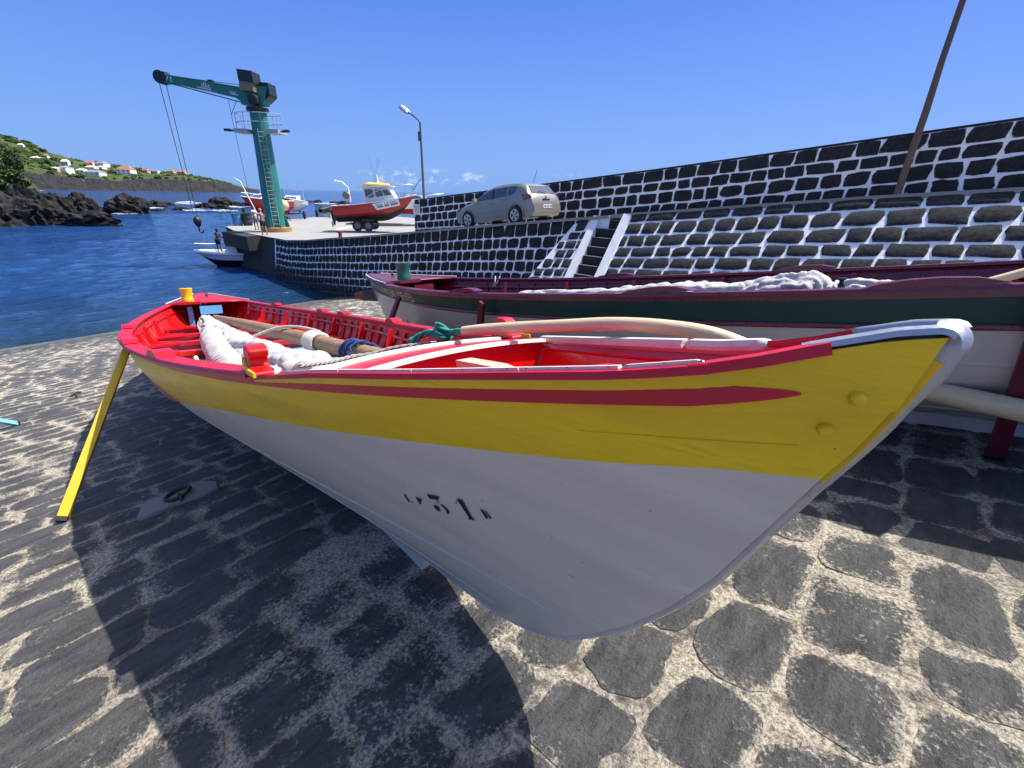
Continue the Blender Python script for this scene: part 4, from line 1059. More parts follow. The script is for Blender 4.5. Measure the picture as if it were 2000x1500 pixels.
def hill(i, j):
    p = coast_pt(pxs[i], ts[j]); h = 1 if .25 < ts[j] < 1.01 else .3
    fade = min(1, max(.1, (470-pxs[i])/120))
    p.z += h*fade*(4.5*noise.noise(Vector((p.x*.02, p.y*.02, 2)))+2.2*noise.noise(Vector((p.x*.07, p.y*.07, 5))))
    return p
mb.add([hill(i, j) for i in range(NX+1) for j in range(len(ts))], [(i*12+j, (i+1)*12+j, (i+1)*12+j+1, i*12+j+1) for i in range(NX) for j in range(11)])
tag(mb.build('headland', M_HILL, smooth=180), 'green sloping headland across the bay', None, kind='structure')
mb = MB(); tl = [0, .03, .06, .09, .12, .15, .18, .21, .25]; NL = 420; pl_ = [-260+752*i/NL for i in range(NL+1)]
def lav(i, j):
    p = coast_pt(pl_[i], tl[j]); k = math.sin(min(1, j/7)*math.pi*.8)
    p.z += (.6+k)*(1.6*noise.noise(Vector((p.x*.09, p.y*.09, 1)))+1.7*abs(noise.noise(Vector((p.x*.25, p.y*.25, 4)))))*min(1, max(.25, (500-pl_[i])/90)); return p
mb.add([lav(i, j) for i in range(NL+1) for j in range(9)], [(i*9+j, (i+1)*9+j, (i+1)*9+j+1, i*9+j+1) for i in range(NL) for j in range(8)])
tag(mb.build('lava_shore', M_LAVA_FAR, smooth=25), 'black lava shore at the foot of the headland', None, kind='structure')
# shrubs and hedges on the slope: one mass
r = random.Random(4); mb = MB()
ICO = [(0, 0, 1)]+[(.894*math.cos(a), .894*math.sin(a), .447) for a in [i*1.2566 for i in range(5)]]+[(.894*math.cos(a), .894*math.sin(a), -.447) for a in [i*1.2566+.628 for i in range(5)]]+[(0, 0, -1)]
IF = [(0, 1+i, 1+(i+1) % 5) for i in range(5)]+[(1+i, 6+i, 1+(i+1) % 5) for i in range(5)]+[(6+i, 6+(i+1) % 5, 1+(i+1) % 5) for i in range(5)]+[(6+i, 11, 6+(i+1) % 5) for i in range(5)]
for k in range(1900):
    px = r.uniform(-200, 440); t = r.uniform(.24, 1.0)
    if noise.noise(Vector((px*.045, t*7, 3))) < .02 and r.random() > .15: continue
    p = coast_pt(px, t); s = r.uniform(1.6, 3.6)*(1.5 if px < 90 else .8)
    if px > 380: s *= .6
    mb.add([(p.x+v[0]*s*r.uniform(.8, 1.4), p.y+v[1]*s*r.uniform(.8, 1.4), p.z+s*.3+v[2]*s*.8*r.uniform(.7, 1.2)) for v in ICO], IF, r.randrange(3))
tag(mb.build('hillside_shrubs', [green_mat('shrub_a', (.030, .055, .016), (.050, .080, .022), (.015, .03, .01)), green_mat('shrub_b', (.050, .085, .022), (.075, .11, .03), (.02, .04, .012)), green_mat('shrub_c', (.018, .036, .012), (.034, .06, .02), (.01, .02, .008))], fix=False), 'dark green shrubs and hedges scattered over the headland', 'shrubs', kind='stuff')

# houses
M_HW = paint('house_white', (.78, .77, .74), .8, .2, .5, (.5, .5, .48), 0); M_HP = paint('house_pale_green', (.60, .66, .60), .8, .2, .5, (.4, .45, .42), 0); M_HK = paint('house_pink', (.62, .40, .33), .8, .2, .5, (.4, .3, .25), 0)
M_RO = paint('roof_orange_tile', (.36, .15, .085), .8, .3, .8, (.25, .09, .05), 0); M_RG = paint('roof_grey', (.22, .22, .22), .8, .3, .8, (.12, .12, .12), 0); M_RP = paint('roof_pale', (.58, .50, .44), .8, .3, .8, (.4, .32, .28), 0)
M_WIN = glass('dark_window', (.02, .025, .03), .15)
def house(px, base, w, h, rh, wall, roof, label, ang, storeys=1):
    # find the spot on the slope that shows at this height
    best = min([.23+.77*i/60 for i in range(61)], key=lambda t: abs((to_px(coast_pt(px, t)) or (0, 0))[1]-base))
    p = coast_pt(px, best); sc = to_px(p)[2]/FPX*.94
    W, H, RH, Dp = w*sc, h*sc, rh*sc, w*sc*.75
    t = thing('house', label, 'house', (p.x, p.y, p.z-1.0), (0, 0, HEAD+ang), 'houses on the headland')
    mb = MB(); mb.box((0, 0, (H+1.0)/2), (W, Dp, H+1.0)); mb.build('wall', wall, t)
    z = H+1.0; ov = .25
    mb = MB(); a = [(-W/2-ov, -Dp/2-ov, z), (W/2+ov, -Dp/2-ov, z), (W/2+ov, Dp/2+ov, z), (-W/2-ov, Dp/2+ov, z), (-W/2*.55, 0, z+RH), (W/2*.55, 0, z+RH)]
    mb.add(a, [(0, 1, 5, 4), (2, 3, 4, 5), (1, 2, 5), (3, 0, 4), (3, 2, 1, 0)]); rf = mb.build('roof', roof, t)
    mb = MB(); mb.box((W*.2, 0, z+RH*.8), (.9, .9, 1.8)); mb.build('chimney', wall, rf)
    n = max(2, int(W/5)); 
    for s in range(storeys):
        for i in range(n):
            mb = MB(); mb.box((-W/2+W*(i+.5)/n, -Dp/2-.03, 1.0+H*((s+.55)/storeys)), (min(1.6, W/n*.4), .1, min(1.6, H/storeys*.45))); mb.build('window', M_WIN, t)
HS = [(237, 341, 26, 9, 8, M_HW, M_RO, 'large white house with a bright orange hipped roof on the shore', .1, 2), (117, 338, 22, 10, 4, M_HW, M_RG, 'long white house at the left of the shore village', -.15, 2),
      (122, 324, 12, 8, 4, M_HW, M_HW, 'white gabled house on the slope above the village', .2, 1), (149, 339, 17, 6, 3, M_HP, M_HP, 'pale green low house between the white houses', 0, 1), (174, 344, 28, 8, 4, M_HP, M_RG, 'pale house with a long grey roof nearest the lava', .1, 1),
      (170, 322, 16, 4, 4, M_HW, M_RO, 'house with an orange roof on the skyline left of the grey roof', .15, 1), (193, 327, 20, 7, 5, M_HW, M_RG, 'white house with a grey roof on the skyline', -.1, 1), (170, 331, 18, 4, 3, M_HW, M_RP, 'pale roofed low house in mid slope', .1, 1),
      (190, 332, 14, 5, 3, M_HW, M_RP, 'small cream house beside the grey roofed one', -.2, 1), (47, 286, 9, 3, 3, M_HW, M_RP, 'small house with a pale roof highest on the hill', .3, 1), (67, 313, 15, 4, 3, M_HW, M_RP, 'pale roofed house low on the green hillside', -.1, 1),
      (88, 307, 9, 3, 3, M_HW, M_RO, 'small orange roofed house on the green hillside', .1, 1), (95, 334, 17, 5, 3, M_HK, M_RP, 'low pink house left of the white village houses', .25, 1), (276, 338, 11, 5, 4, M_HK, M_RO, 'small orange house right of the large white house', 0, 1),
      (294, 338, 15, 4, 3, M_HW, M_RG, 'low white house on the point', .1, 1), (326, 339, 13, 4, 4, M_HK, M_RO, 'pink house on the point with a pale orange roof', -.1, 1), (346, 339, 18, 4, 4, M_HK, M_RO, 'last long reddish house out on the point', .1, 1)]
for h_ in HS: house(*h_)

# near green slope with bushes at the far left
M_LEAF = [paint('leaf_light', (.075, .125, .022), .6, .2, 3, (.03, .05, .01), 0, spec=.3), paint('leaf_mid', (.045, .085, .018), .6, .2, 3, (.02, .04, .01), 0, spec=.3), paint('leaf_dark', (.022, .045, .012), .6, .2, 3, (.01, .02, .01), 0, spec=.3)]
def bush(px, py, wpx, hpx, D, label, seed):
    r = random.Random(seed); p = at_d(px, py, D); sc = to_px(p)[2]/FPX; W, H = wpx*sc/2*.85, hpx*sc*.9
    t = thing('bush', label, 'tree', (p.x, p.y, p.z), group='bushes on the near left slope')
    mb = MB(); mb.tube([(0, 0, -1.5), (W*.06, 0, H*.3), (-W*.05, 0, H*.6)], [W*.10, W*.07, W*.03], 7)
    for k in range(6): a = r.uniform(0, 6.28); mb.tube([(0, 0, H*.25), (math.cos(a)*W*.5, math.sin(a)*W*.5, H*r.uniform(.45, .75))], [W*.04, W*.012], 5)
    mb.build('trunk', paint('bark', (.07, .055, .04), .9, .3, 3, (.03, .03, .02), 0), t)
    mb = MB()
    clumps = []
    while len(clumps) < 46:
        c = Vector((r.uniform(-1, 1), r.uniform(-1, 1), r.uniform(-.9, 1)))
        if .25 < c.length < 1: clumps.append((c, r.uniform(.20, .36)))
    for (c, cr) in clumps:
        tone = r.choice((0, 0, 1, 1, 2))
        for k in range(58):
            d = Vector((r.gauss(0, 1), r.gauss(0, 1), r.gauss(0, 1))).normalized()*cr*r.uniform(.55, 1.05)
            q = c+d; q = Vector((q.x*W, q.y*W, H*.52+q.z*H*.5)); s = r.uniform(.35, .75)*max(.6, W*.10)
            u_ = Vector((r.gauss(0, 1), r.gauss(0, 1), r.gauss(0, .7))).normalized(); v_ = u_.cross(Vector((r.gauss(0, 1), r.gauss(0, 1), r.gauss(0, 1)))).normalized()
            mb.add([q-u_*s, q+v_*s*.55, q+u_*s, q-v_*s*.55], [(0, 1, 2, 3)], tone)
    mb.build('crown', M_LEAF, t, fix=False)
mb = MB()
def slope(a, b):
    px = -300+365*a; D = 150+130*b
    p = at_d(px, 400-(65+70*(1-a))*b-6*math.sin(a*9), D); n = noise.noise(Vector((p.x*.08, p.y*.08, 2)))
    return (p.x, p.y, (p.z if b > .02 else SEA-1)+2.2*n*min(1, b*4)*(1 if a < .93 else .2) - (8*(a-.9)/.1 if a > .9 else 0))
mb.grid(slope, 40, 16); tag(mb.build('near_slope', M_HILL, smooth=180), 'grassy slope above the rocks at the far left', None, kind='structure')
BU = [(-40, 345, 90, 78, 200, 'tall leafy tree at the left edge of the slope'), (18, 352, 62, 66, 195, 'broad bright leafy bush at the left edge above the lava'), (36, 376, 50, 46, 180, 'dark low bush right above the black lava'), (2, 385, 44, 44, 175, 'lowest dark bush at the left edge over the rocks'), (-60, 385, 90, 60, 180, 'wide bush beyond the left edge')]
for i, b_ in enumerate(BU): bush(*b_, 30+i)

# ---- lava rocks in the bay
def rock(px, wl_, hw, hp, seed, label, group='lava rocks in the bay', depth=1., sub=4):
    p = at_z(px, wl_, SEA); D = math.hypot(p.x, p.y); sc = (p-Vector((0, 0, EYE))).dot(_f)/FPX
    W, H = hw*sc*.72, hp*sc*.66
    bm = bmesh.new(); bmesh.ops.create_icosphere(bm, subdivisions=sub, radius=1.)
    for v in bm.verts:
        c = v.co.copy(); q = c*1.5+Vector((seed*3.1, seed*1.7, seed))
        n = .30*noise.fractal(q, 1., 2., 3)+.26*(1-2*abs(noise.noise(q*1.7)))+.13*(1-2*abs(noise.noise(q*4.)))
        k = 1+n*.9
        z = c.z*k; z = z if z > 0 else z*.35
        v.co = Vector((c.x*k*W, c.y*k*W*depth, z*H*.92))
    me = bpy.data.meshes.new('lava_rock'); bm.to_mesh(me); bm.free(); me.materials.append(M_LAVA); me.shade_smooth(); me.set_sharp_from_angle(angle=R_(28))
    o = bpy.data.objects.new('lava_rock', me); COL.objects.link(o); fw = Vector((_f.x, _f.y, 0)).normalized()
    o.location = (p.x+fw.x*W*.8*depth, p.y+fw.y*W*.8*depth, SEA); o.rotation_euler = (0, 0, HEAD)
    return tag(o, label, 'rock', group)
RK = [(-10, 441, 70, 72, 'black lava mass at the left edge of the bay', .8), (62, 440, 62, 58, 'long low lava rock at the left of the bay', .7), (150, 441, 82, 36, 'flat foreground lava slab pointing right over the water', .45), (95, 432, 46, 62, 'pointed lava rock behind the flat slab', .7), (150, 428, 42, 60, 'peaked lava rock left of the round boulder', .7),
      (28, 420, 50, 70, 'dark lava rock under the left bushes', .8), (236, 417, 44, 46, 'large rounded lava boulder standing alone in the water', .8), (296, 404, 26, 15, 'low lava reef rock right of the big boulder', .7), (305, 412, 15, 6, 'smallest flat rock awash near the big boulder', .7), (322, 401, 15, 8, 'small rock at the end of the low reef', .7),
      (424, 402, 27, 22, 'highest rock of the outer reef', .7), (399, 406, 26, 12, 'jagged low rock of the outer reef', .7), (350, 410, 18, 8, 'small reef rock by the breaking foam', .7), (436, 410, 15, 12, 'front rock of the outer reef', .6), (459, 401, 16, 9, 'brownish rock of the outer reef', .7), (478, 401, 12, 8, 'last rock of the outer reef near the quay', .7),
      (604, 394, 8, 3, 'tiny rock in the sea left of the trailers', .8), (620, 397, 9, 8, 'dark rock in the sea behind the trailers', .8), (650, 397, 10, 5, 'low rock in the sea beyond the trailer', .8), (668, 399, 16, 8, 'rock in the sea behind the red boat stern', .8)]
for i, (a, b, c, d, l, dp) in enumerate(RK): rock(a, b, c, d, i*1.37+2, l, depth=dp, sub=4 if c < 30 else 5)
# foam round the reef
mfo, nt, bs = nmat('sea_foam'); n1 = pos_noise(nt, 1.6, 5, .7); n2 = pos_noise(nt, .3, 3)
bs.inputs['Base Color'].default_value = (.75, .80, .84, 1); bs.inputs['Roughness'].default_value = .8
nt.links.new(rng(nt, mth(nt, 'ADD', n1, mth(nt, 'MULTIPLY', n2, .5)), .72, .88), bs.inputs['Alpha'])
mb = MB()
for (px, py, w, h) in ((365, 396, 26, 3.), (385, 410, 34, 2.2), (440, 411, 26, 1.8), (245, 417, 26, 1.6), (300, 406, 24, 1.4), (640, 397, 26, 1.6), (390, 372, 36, .5), (320, 372.5, 16, .5), (75, 372, 12, .5), (455, 404, 30, 1.6)):
    q = [at_z(px+w*math.cos(a)*(1+.2*math.sin(3*a+px)), py+h*math.sin(a)*(1+.25*math.cos(5*a+py)), SEA+.16) for a in [2*math.pi*i/18 for i in range(18)]]
    mb.add(q, [tuple(range(18))])
tag(mb.build('sea_foam', mfo), 'white foam breaking round the reef', 'foam', kind='stuff')

# ---- crane
CB = Vector((-37.67, 14.67, -1.6)); FW = Vector((_f.x, _f.y, 0)).normalized(); RT = Vector((math.cos(HEAD), math.sin(HEAD), 0))
def cpx(px, py, off=0.):
    """photo point -> crane-local point on the upright plane through the crane axis"""
    d = sight(px, py); O_ = Vector((0, 0, EYE)); t = (CB-O_).dot(FW)/d.dot(FW); p = O_+d*t-CB
    return Vector((p.dot(RT), off, p.z))
crane = thing('harbour_crane', 'green harbour crane with a long jib on the end of the quay', 'crane', CB, (0, 0, HEAD))
M_CR = paint('crane_green', (.022, .185, .145), .45, .5, 1.2, (.03, .06, .04), .15, coat=.1); M_CRD = paint('crane_dark', (.014, .022, .022), .5, .3, 2, (.04, .03, .02), .1); M_TAN = paint('crane_tan_panel', (.20, .155, .105), .6, .3, 2, (.1, .08, .05), .1)
M_CRG = paint('crane_rail_grey', (.35, .38, .40), .5, .3, 4, (.2, .15, .1), .1); M_RUST = paint('orange_base_ring', (.36, .20, .06), .7, .6, 4, (.12, .06, .03), .3)
lean = .018
def mast(z): return Vector((lean*z, 0, z))
mb = MB(); mb.lathe([(1.05, 0), (1.05, .30), (.95, .34), (.80, .35)], (0, 0, 0), 28); mb.build('base_ring', M_RUST, crane, smooth=40)
mb = MB(); mb.tube([mast(z) for z in (.3, .5, 2, 4, 6, 8.0)], [.78, .74, .69, .63, .58, .54], 28); mb.build('mast', M_CR, crane, smooth=60)
for k in range(8):
    a = k*math.pi/4; mb = MB(); mb.prism([mast(.34)+Vector((math.cos(a)*.72, math.sin(a)*.72, 0)), mast(.34)+Vector((math.cos(a)*1.0, math.sin(a)*1.0, 0)), mast(1.5)+Vector((math.cos(a)*.70, math.sin(a)*.70, 0))], (-.03*math.sin(a), .03*math.cos(a), 0)); mb.build('gusset', M_CR, crane)
# ladder with hoops, facing the viewer and a little right
la = R_(-62); ld = Vector((math.cos(la), math.sin(la), 0)); ls = Vector((-ld.y, ld.x, 0))
lad = thing('ladder', None, None); lad.parent = crane
def rad(z): return .78-.030*z
for s in (-1, 1):
    mb = MB(); mb.tube([mast(z)+ld*(rad(z)+.12)+ls*.22*s for z in (.4, 3, 6.9)], .022, 6); mb.build('ladder_rail', M_CRG, crane)
for k in range(22):
    z = .6+k*.29; mb = MB(); mb.tube([mast(z)+ld*(rad(z)+.12)-ls*.22, mast(z)+ld*(rad(z)+.12)+ls*.22], .017, 5); mb.build('rung', M_CRG, crane)
for k in range(6):
    z = 2.2+k*.85; mb = MB(); mb.tube([mast(z)+ld*(rad(z)+.12+.62*math.sin(q))+ls*.34*math.cos(q) for q in [math.pi*i/10 for i in range(11)]], .016, 5); mb.build('ladder_hoop', M_CR, crane, smooth=180)
for q in (.25, .5, .75):
    mb = MB(); mb.tube([mast(z)+ld*(rad(z)+.12+.62*math.sin(math.pi*q))+ls*.34*math.cos(math.pi*q) for z in (2.2, 4.3, 6.45)], .013, 5); mb.build('cage_bar', M_CR, crane)
bpy.data.objects.remove(lad)
# platforms and railings either side
zp = 6.74
for (sx, nm) in ((-1, 'left'), (1, 'right')):
    mb = MB(); mb.box(mast(zp)+Vector((sx*1.10, -.1, 0)), (.95, 1.3, .22)); pf = mb.build('platform', M_CRG, crane)
    mb = MB(); mb.box(mast(zp)+Vector((sx*1.10, -.1, .118)), (.88, 1.2, .02)); mb.build('tread', M_CRD, pf)
    mb = MB(); mb.tube([mast(zp)+Vector((sx*1.6, -.5, 0)), mast(zp)+Vector((sx*1.98, -.55, .03))], [.03, .10], 8); mb.box(mast(zp)+Vector((sx*2.1, -.55, .04)), (.34, .26, .15)); mb.build('floodlight', M_CRD, crane)
for z in (.55, 1.1):
    mb = MB(); mb.tube([mast(zp+z)+Vector((1.55*math.cos(q), .95*math.sin(q)-.1, 0)) for q in [2*math.pi*i/26 for i in range(27)]], .022, 5, cap=False); mb.build('guard_rail', M_CRG, crane, smooth=180)
for k in range(8):
    q = 2*math.pi*(k+.5)/8; mb = MB(); mb.tube([mast(zp-.05)+Vector((1.55*math.cos(q), .95*math.sin(q)-.1, 0)), mast(zp+1.1)+Vector((1.55*math.cos(q), .95*math.sin(q)-.1, 0))], .02, 5); mb.build('guard_post', M_CRG, crane)
mb = MB(); mb.lathe([(.66, 8.0), (.72, 8.02), (.72, 8.22), (.60, 8.24)], (lean*8.1, 0, 0), 24); mb.build('slew_ring', M_CRD, crane, smooth=40)
# head, cabinets
H0 = cpx(497, 208); 
mb = MB(); a = [cpx(478, 206), cpx(520, 207), cpx(526, 172), cpx(482, 168)]; mb.prism([p+Vector((0, -.45, 0)) for p in a], (0, .9, 0)); mb.build('slewing_head', M_CR, crane)
def cab(pts, nm, mats, y0, y1):
    mb = MB(); mb.prism([cpx(*p)+Vector((0, y0, 0)) for p in pts], (0, y1-y0, 0)); return mb.build(nm, mats, crane)
c1 = cab([(477, 141), (505, 145), (510, 168), (481, 163)], 'upper_cabinet', M_CRD, -.95, .1); cab([(481, 163.5), (507, 166.5), (509, 184), (483.5, 181)], 'cabinet_panel', M_TAN, -.93, .08)
cab([(510, 162), (527, 163.5), (531, 186), (530, 190), (518, 201), (512, 195)], 'winch_cabinet', M_CRD, -.3, .75)
mb = MB(); ax = Matrix.Rotation(R_(90), 3, 'X'); mb.lathe([(.28, -.35), (.32, -.33), (.32, .33), (.28, .35)], cpx(506, 198)+Vector((0, -.6, 0)), 16, ax); mb.build('winch_drum', M_CRD, crane, smooth=40)
# jib: tapered box girder
jt = [(483, 174), (323, 147)]; jb = [(484, 203), (476, 200), (325, 160)]
poly = [cpx(*jt[0]), cpx(*jt[1]), cpx(*jb[2]), cpx(462, 191), cpx(*jb[1]), cpx(*jb[0])]
mb = MB(); mb.prism([p+Vector((0, -.26, 0)) for p in poly], (0, .52, 0)); jib = mb.build('jib', M_CR, crane)
for (pp, qq) in ((jt[0], jt[1]), ((476, 201), (325, 161))):
    mb = MB(); a, b = cpx(*pp), cpx(*qq); mb.sweep([a, b], [(-.30, -.03), (.30, -.03), (.30, .03), (-.30, .03)]); mb.build('flange', M_CR, jib)
mb = MB(); ax = Matrix.Rotation(R_(90), 3, 'X'); mb.lathe([(.40, -.30), (.40, .30)], cpx(316, 151.5), 18, ax); mb.box((cpx(316, 151.5)+cpx(325, 153.5))/2, (.55, .56, .66)); mb.build('jib_head', M_CRD, crane, smooth=40)
mb = MB(); mb.tube([cpx(320, 146), cpx(412, 159), cpx(484, 167)], .02, 5); mb.build('hoist_rope', M_BLACK, crane)
mb = MB(); mb.box(cpx(412, 160), (.30, .3, .22)); mb.build('rope_guide', M_CRD, crane)
# lettering on the jib
jx = (cpx(476, 186)-cpx(330, 154)).normalized(); jz = Vector((-jx.z, 0, jx.x))
def jib_text(txt, px, py, size, mat):
    vs, fs = text_mesh(txt, size); o = cpx(px, py)+Vector((0, -.275, 0)); mb = MB(); mb.add([o+jx*v[0]+jz*v[1] for v in vs], fs); return mb.build('lettering', mat, jib)
M_LTR = paint('white_lettering', (.75, .77, .75), .6, .2, 5, (.5, .5, .5), 0)
jib_text('7t', 328, 159, .62, M_LTR); jib_text('iB', 398, 171, .50, M_LTR); jib_text('A', 409, 175.5, .42, M_LTR)
for (px, py, L) in ((391, 171.5, 1.0), (392, 176, 1.35), (454, 181, .45), (456, 184.5, .55)):
    n = int(L/.11)
    for k in range(n):
        mb = MB(); p = cpx(px, py)+jx*(k*.11)+Vector((0, -.275, 0)); mb.box(p, (.08, .006, .07), Matrix((jx, Vector((0, 1, 0)), jz)).transposed()); mb.build('small_print', M_LTR, jib)
# falls, block and hook hang plumb from the jib head
hx1, hx2 = cpx(314, 158), cpx(325, 161); zh = cpx(378, 428).z
tip = cpx(318, 158); best = min([tip.z-.05*i for i in range(400)], key=lambda z: abs(to_px(CB+RT*tip.x+Vector((0, 0, z)))[1]-433)); zh = best
for dx in (-.28, .18):
    mb = MB(); mb.tube([(tip.x+dx, 0, tip.z), (tip.x+dx*.55, 0, zh+.25)], .022, 5); mb.build('fall', M_BLACK, crane)
mb = MB(); mb.lathe([(.0, .42), (.12, .38), (.27, .18), (.27, -.02), (.14, -.30), (.08, -.36), (0, -.36)], (tip.x, 0, zh), 14); mb.build('hook_block', M_BLACK, crane, smooth=50)
mb = MB(); mb.tube([(tip.x, 0, zh-.3), (tip.x, 0, zh-.5)]+[(tip.x+.14-.16*math.cos(q), 0, zh-.62-.16*math.sin(q)) for q in [math.pi*(-.1+1.25*i/10) for i in range(11)]], [.05]*12+[.03], 8); mb.build('hook', M_BLACK, crane, smooth=180)
mb = MB(); a = cpx(446, 195); mb.tube([a, a+Vector((0, 0, -.9)), a+Vector((.15, 0, -6.4))], .014, 5); mb.build('tag_line', M_BLACK, crane)
mb = MB(); mb.tube([a+Vector((0, 0, -.9)), cpx(462, 197)], .02, 5); mb.build('tag_bracket', M_BLACK, crane)

# ---- small things on the quay
def barrel(px, py, label, mat, lean_=0.):
    p = at_z(px, py, -1.6); t = thing('barrel', label, 'barrel', p, (0, lean_, HEAD), 'barrels on the quay edge')
    mb = MB(); mb.lathe([(.34, 0), (.36, .05), (.375, .35), (.38, .36), (.38, .40), (.385, .75), (.40, .98), (.41, 1.0), (.39, 1.0), (.37, .92), (.0, .90)], (0, 0, 0), 22); mb.build('drum', mat, t, smooth=40)
    mb = MB()
    for z in (.37, .72): mb.lathe([(.385, z-.02), (.40, z), (.385, z+.02)], (0, 0, 0), 22)
    mb.build('hoop', mat, t, smooth=60)
barrel(466, 440.5, 'light blue open barrel at the left end of the quay', paint('blue_plastic', (.05, .22, .38), .5, .3, 3, (.05, .1, .15), 0)); barrel(485, 440.5, 'dark grey barrel beside the light blue one', paint('dark_plastic', (.020, .024, .028), .5, .3, 3, (.05, .05, .05), 0), .04)
t = thing('mooring_post', 'short dark post behind the barrels on the quay', 'post', at_z(481, 437, -1.6)); mb = MB(); mb.box((0, 0, .65), (.22, .22, 1.3), taper=.9); mb.build('shaft', M_DARKC, t); mb = MB(); mb.box((0, 0, 1.32), (.28, .28, .08)); mb.build('cap', M_DARKC, t)
t = thing('bollard', 'small rusty red bollard at the edge of the quay wall', 'bollard', (-24.0, 12.62, road_z(-24.0)+.04)); mb = MB(); mb.lathe([(.12, 0), (.10, .05), (.09, .22), (.15, .26), (.15, .32), (0, .34)], (0, 0, 0), 14); mb.build('post', paint('red_oxide', (.20, .03, .02), .6, .5, 9, (.06, .03, .02), .2), t, smooth=40)
mb = MB()
mb.add([at_z(*q, -1.592) for q in [(655, 448), (690, 441), (691, 442), (660, 449.5)]], [(0, 1, 2, 3)]); tag(mb.build('painted_line', M_WHITE), 'white line painted on the quay', None, kind='structure')

# lamp post
lp = thing('street_lamp', 'tall slim street lamp with a bent arm behind the parapet', 'street lamp', (-24.7, 19.0, -1.05))
tl_ = Vector((0, 0, 6.35)); M_GALV = paint('galvanised_steel', (.16, .145, .12), .6, .5, 5, (.10, .06, .04), .1, metal=.3)
mb = MB(); mb.tube([(0, 0, 0), (0, 0, 2), tl_], [.095, .08, .06], 10); mb.build('pole', M_GALV, lp, smooth=60)
mb = MB(); aend = Vector((-1.15, 0, 7.0)); mb.tube(curve([(0, 0, 5.4), (0, 0, 6.2), (-.12, 0, 6.45), (-.7, 0, 6.78), aend], 4), .04, 8); mb.build('arm', M_CRD, lp, smooth=60)
mb = MB(); ar = Matrix.Rotation(R_(28), 3, 'Y'); mb.box(aend+Vector((-.30, 0, .20)), (.85, .32, .10), ar, taper=.7); mb.build('lamp_head', M_HW, lp)
mb = MB(); mb.box(aend+Vector((-.34, 0, .11)), (.72, .34, .12), ar); mb.build('diffuser', paint('lamp_diffuser', (.40, .40, .38), .3, .2, 5, (.3, .3, .28), 0), lp)
mb = MB(); mb.box((.0, -.10, 5.6), (.12, .12, .5)); mb.build('ballast_box', M_CRD, lp)

# rusty pole on the battered wall
pp_ = thing('rusty_pole', 'tall rusty pole standing at the foot of the parapet', 'pole', (-.92, 16.15, 1.52))
mb = MB(); mb.tube([(0, 0, 0), (.02, .02, 2.0), (.0, .0, 3.0), (.03, 0, 7.0)], [.085, .080, .068, .058], 10); mb.build('shaft', paint('rust_pole', (.135, .085, .062), .8, .8, 7, (.04, .03, .028), .4, fine=30), pp_, smooth=60)
mb = MB(); mb.lathe([(.17, 0), (.15, .05), (.09, .10), (.085, .22), (.068, .24)], (0, 0, 0), 12); mb.build('footing', paint('rust_pole', (.1, .1, .1)), pp_, smooth=40)
mb = MB(); mb.tube([(.10, -.06, .10), (.20, -.1, .16), (.26, -.1, .10), (.18, -.1, .04)], .012, 5); mb.build('wire_loop', M_CRG, pp_)
# sign on the parapet end
sg = thing('notice_board', 'small white notice plate on the end of the parapet', 'sign', (-22.2, 16.50, .55)); mb = MB(); mb.box((0, 0, 0), (.62, .03, .50)); mb.build('plate', M_HW, sg)
for k in range(4): mb = MB(); mb.box((0, -.02, .15-.1*k), (.48, .008, .03)); mb.build('text_line', M_RG, sg)

# =================================================================== VEHICLES, SMALL BOATS, PEOPLE
M_RUB = paint('tyre_rubber', (.014, .014, .015), .8, .3, 8, (.04, .04, .04), .1); M_GEL = paint('white_gelcoat', (.76, .76, .74), .3, .2, 2, (.55, .53, .48), 0, coat=.3); M_STEEL = paint('stainless_rail', (.55, .57, .58), .3, .2, 5, (.3, .3, .3), 0, metal=.8)
M_TRL = paint('trailer_galv', (.15, .15, .155), .5, .5, 4, (.08, .05, .03), .1, metal=.4); M_REDB = paint('red_boat_paint', (.36, .006, .014), .35, .25, 1.5, (.2, .02, .02), .05, coat=.2); M_ANTI = paint('dark_antifoul', (.012, .018, .014), .7, .4, 2, (.05, .05, .04), .1)
M_ORANGE = paint('orange_buoy', (.62, .26, .08), .5, .3, 4, (.4, .15, .05), 0); M_YEL = paint('yellow_canvas', (.70, .48, .12), .8, .3, 4, (.5, .3, .1), 0); M_GLS = glass('cabin_glass', (.05, .075, .085), .05)
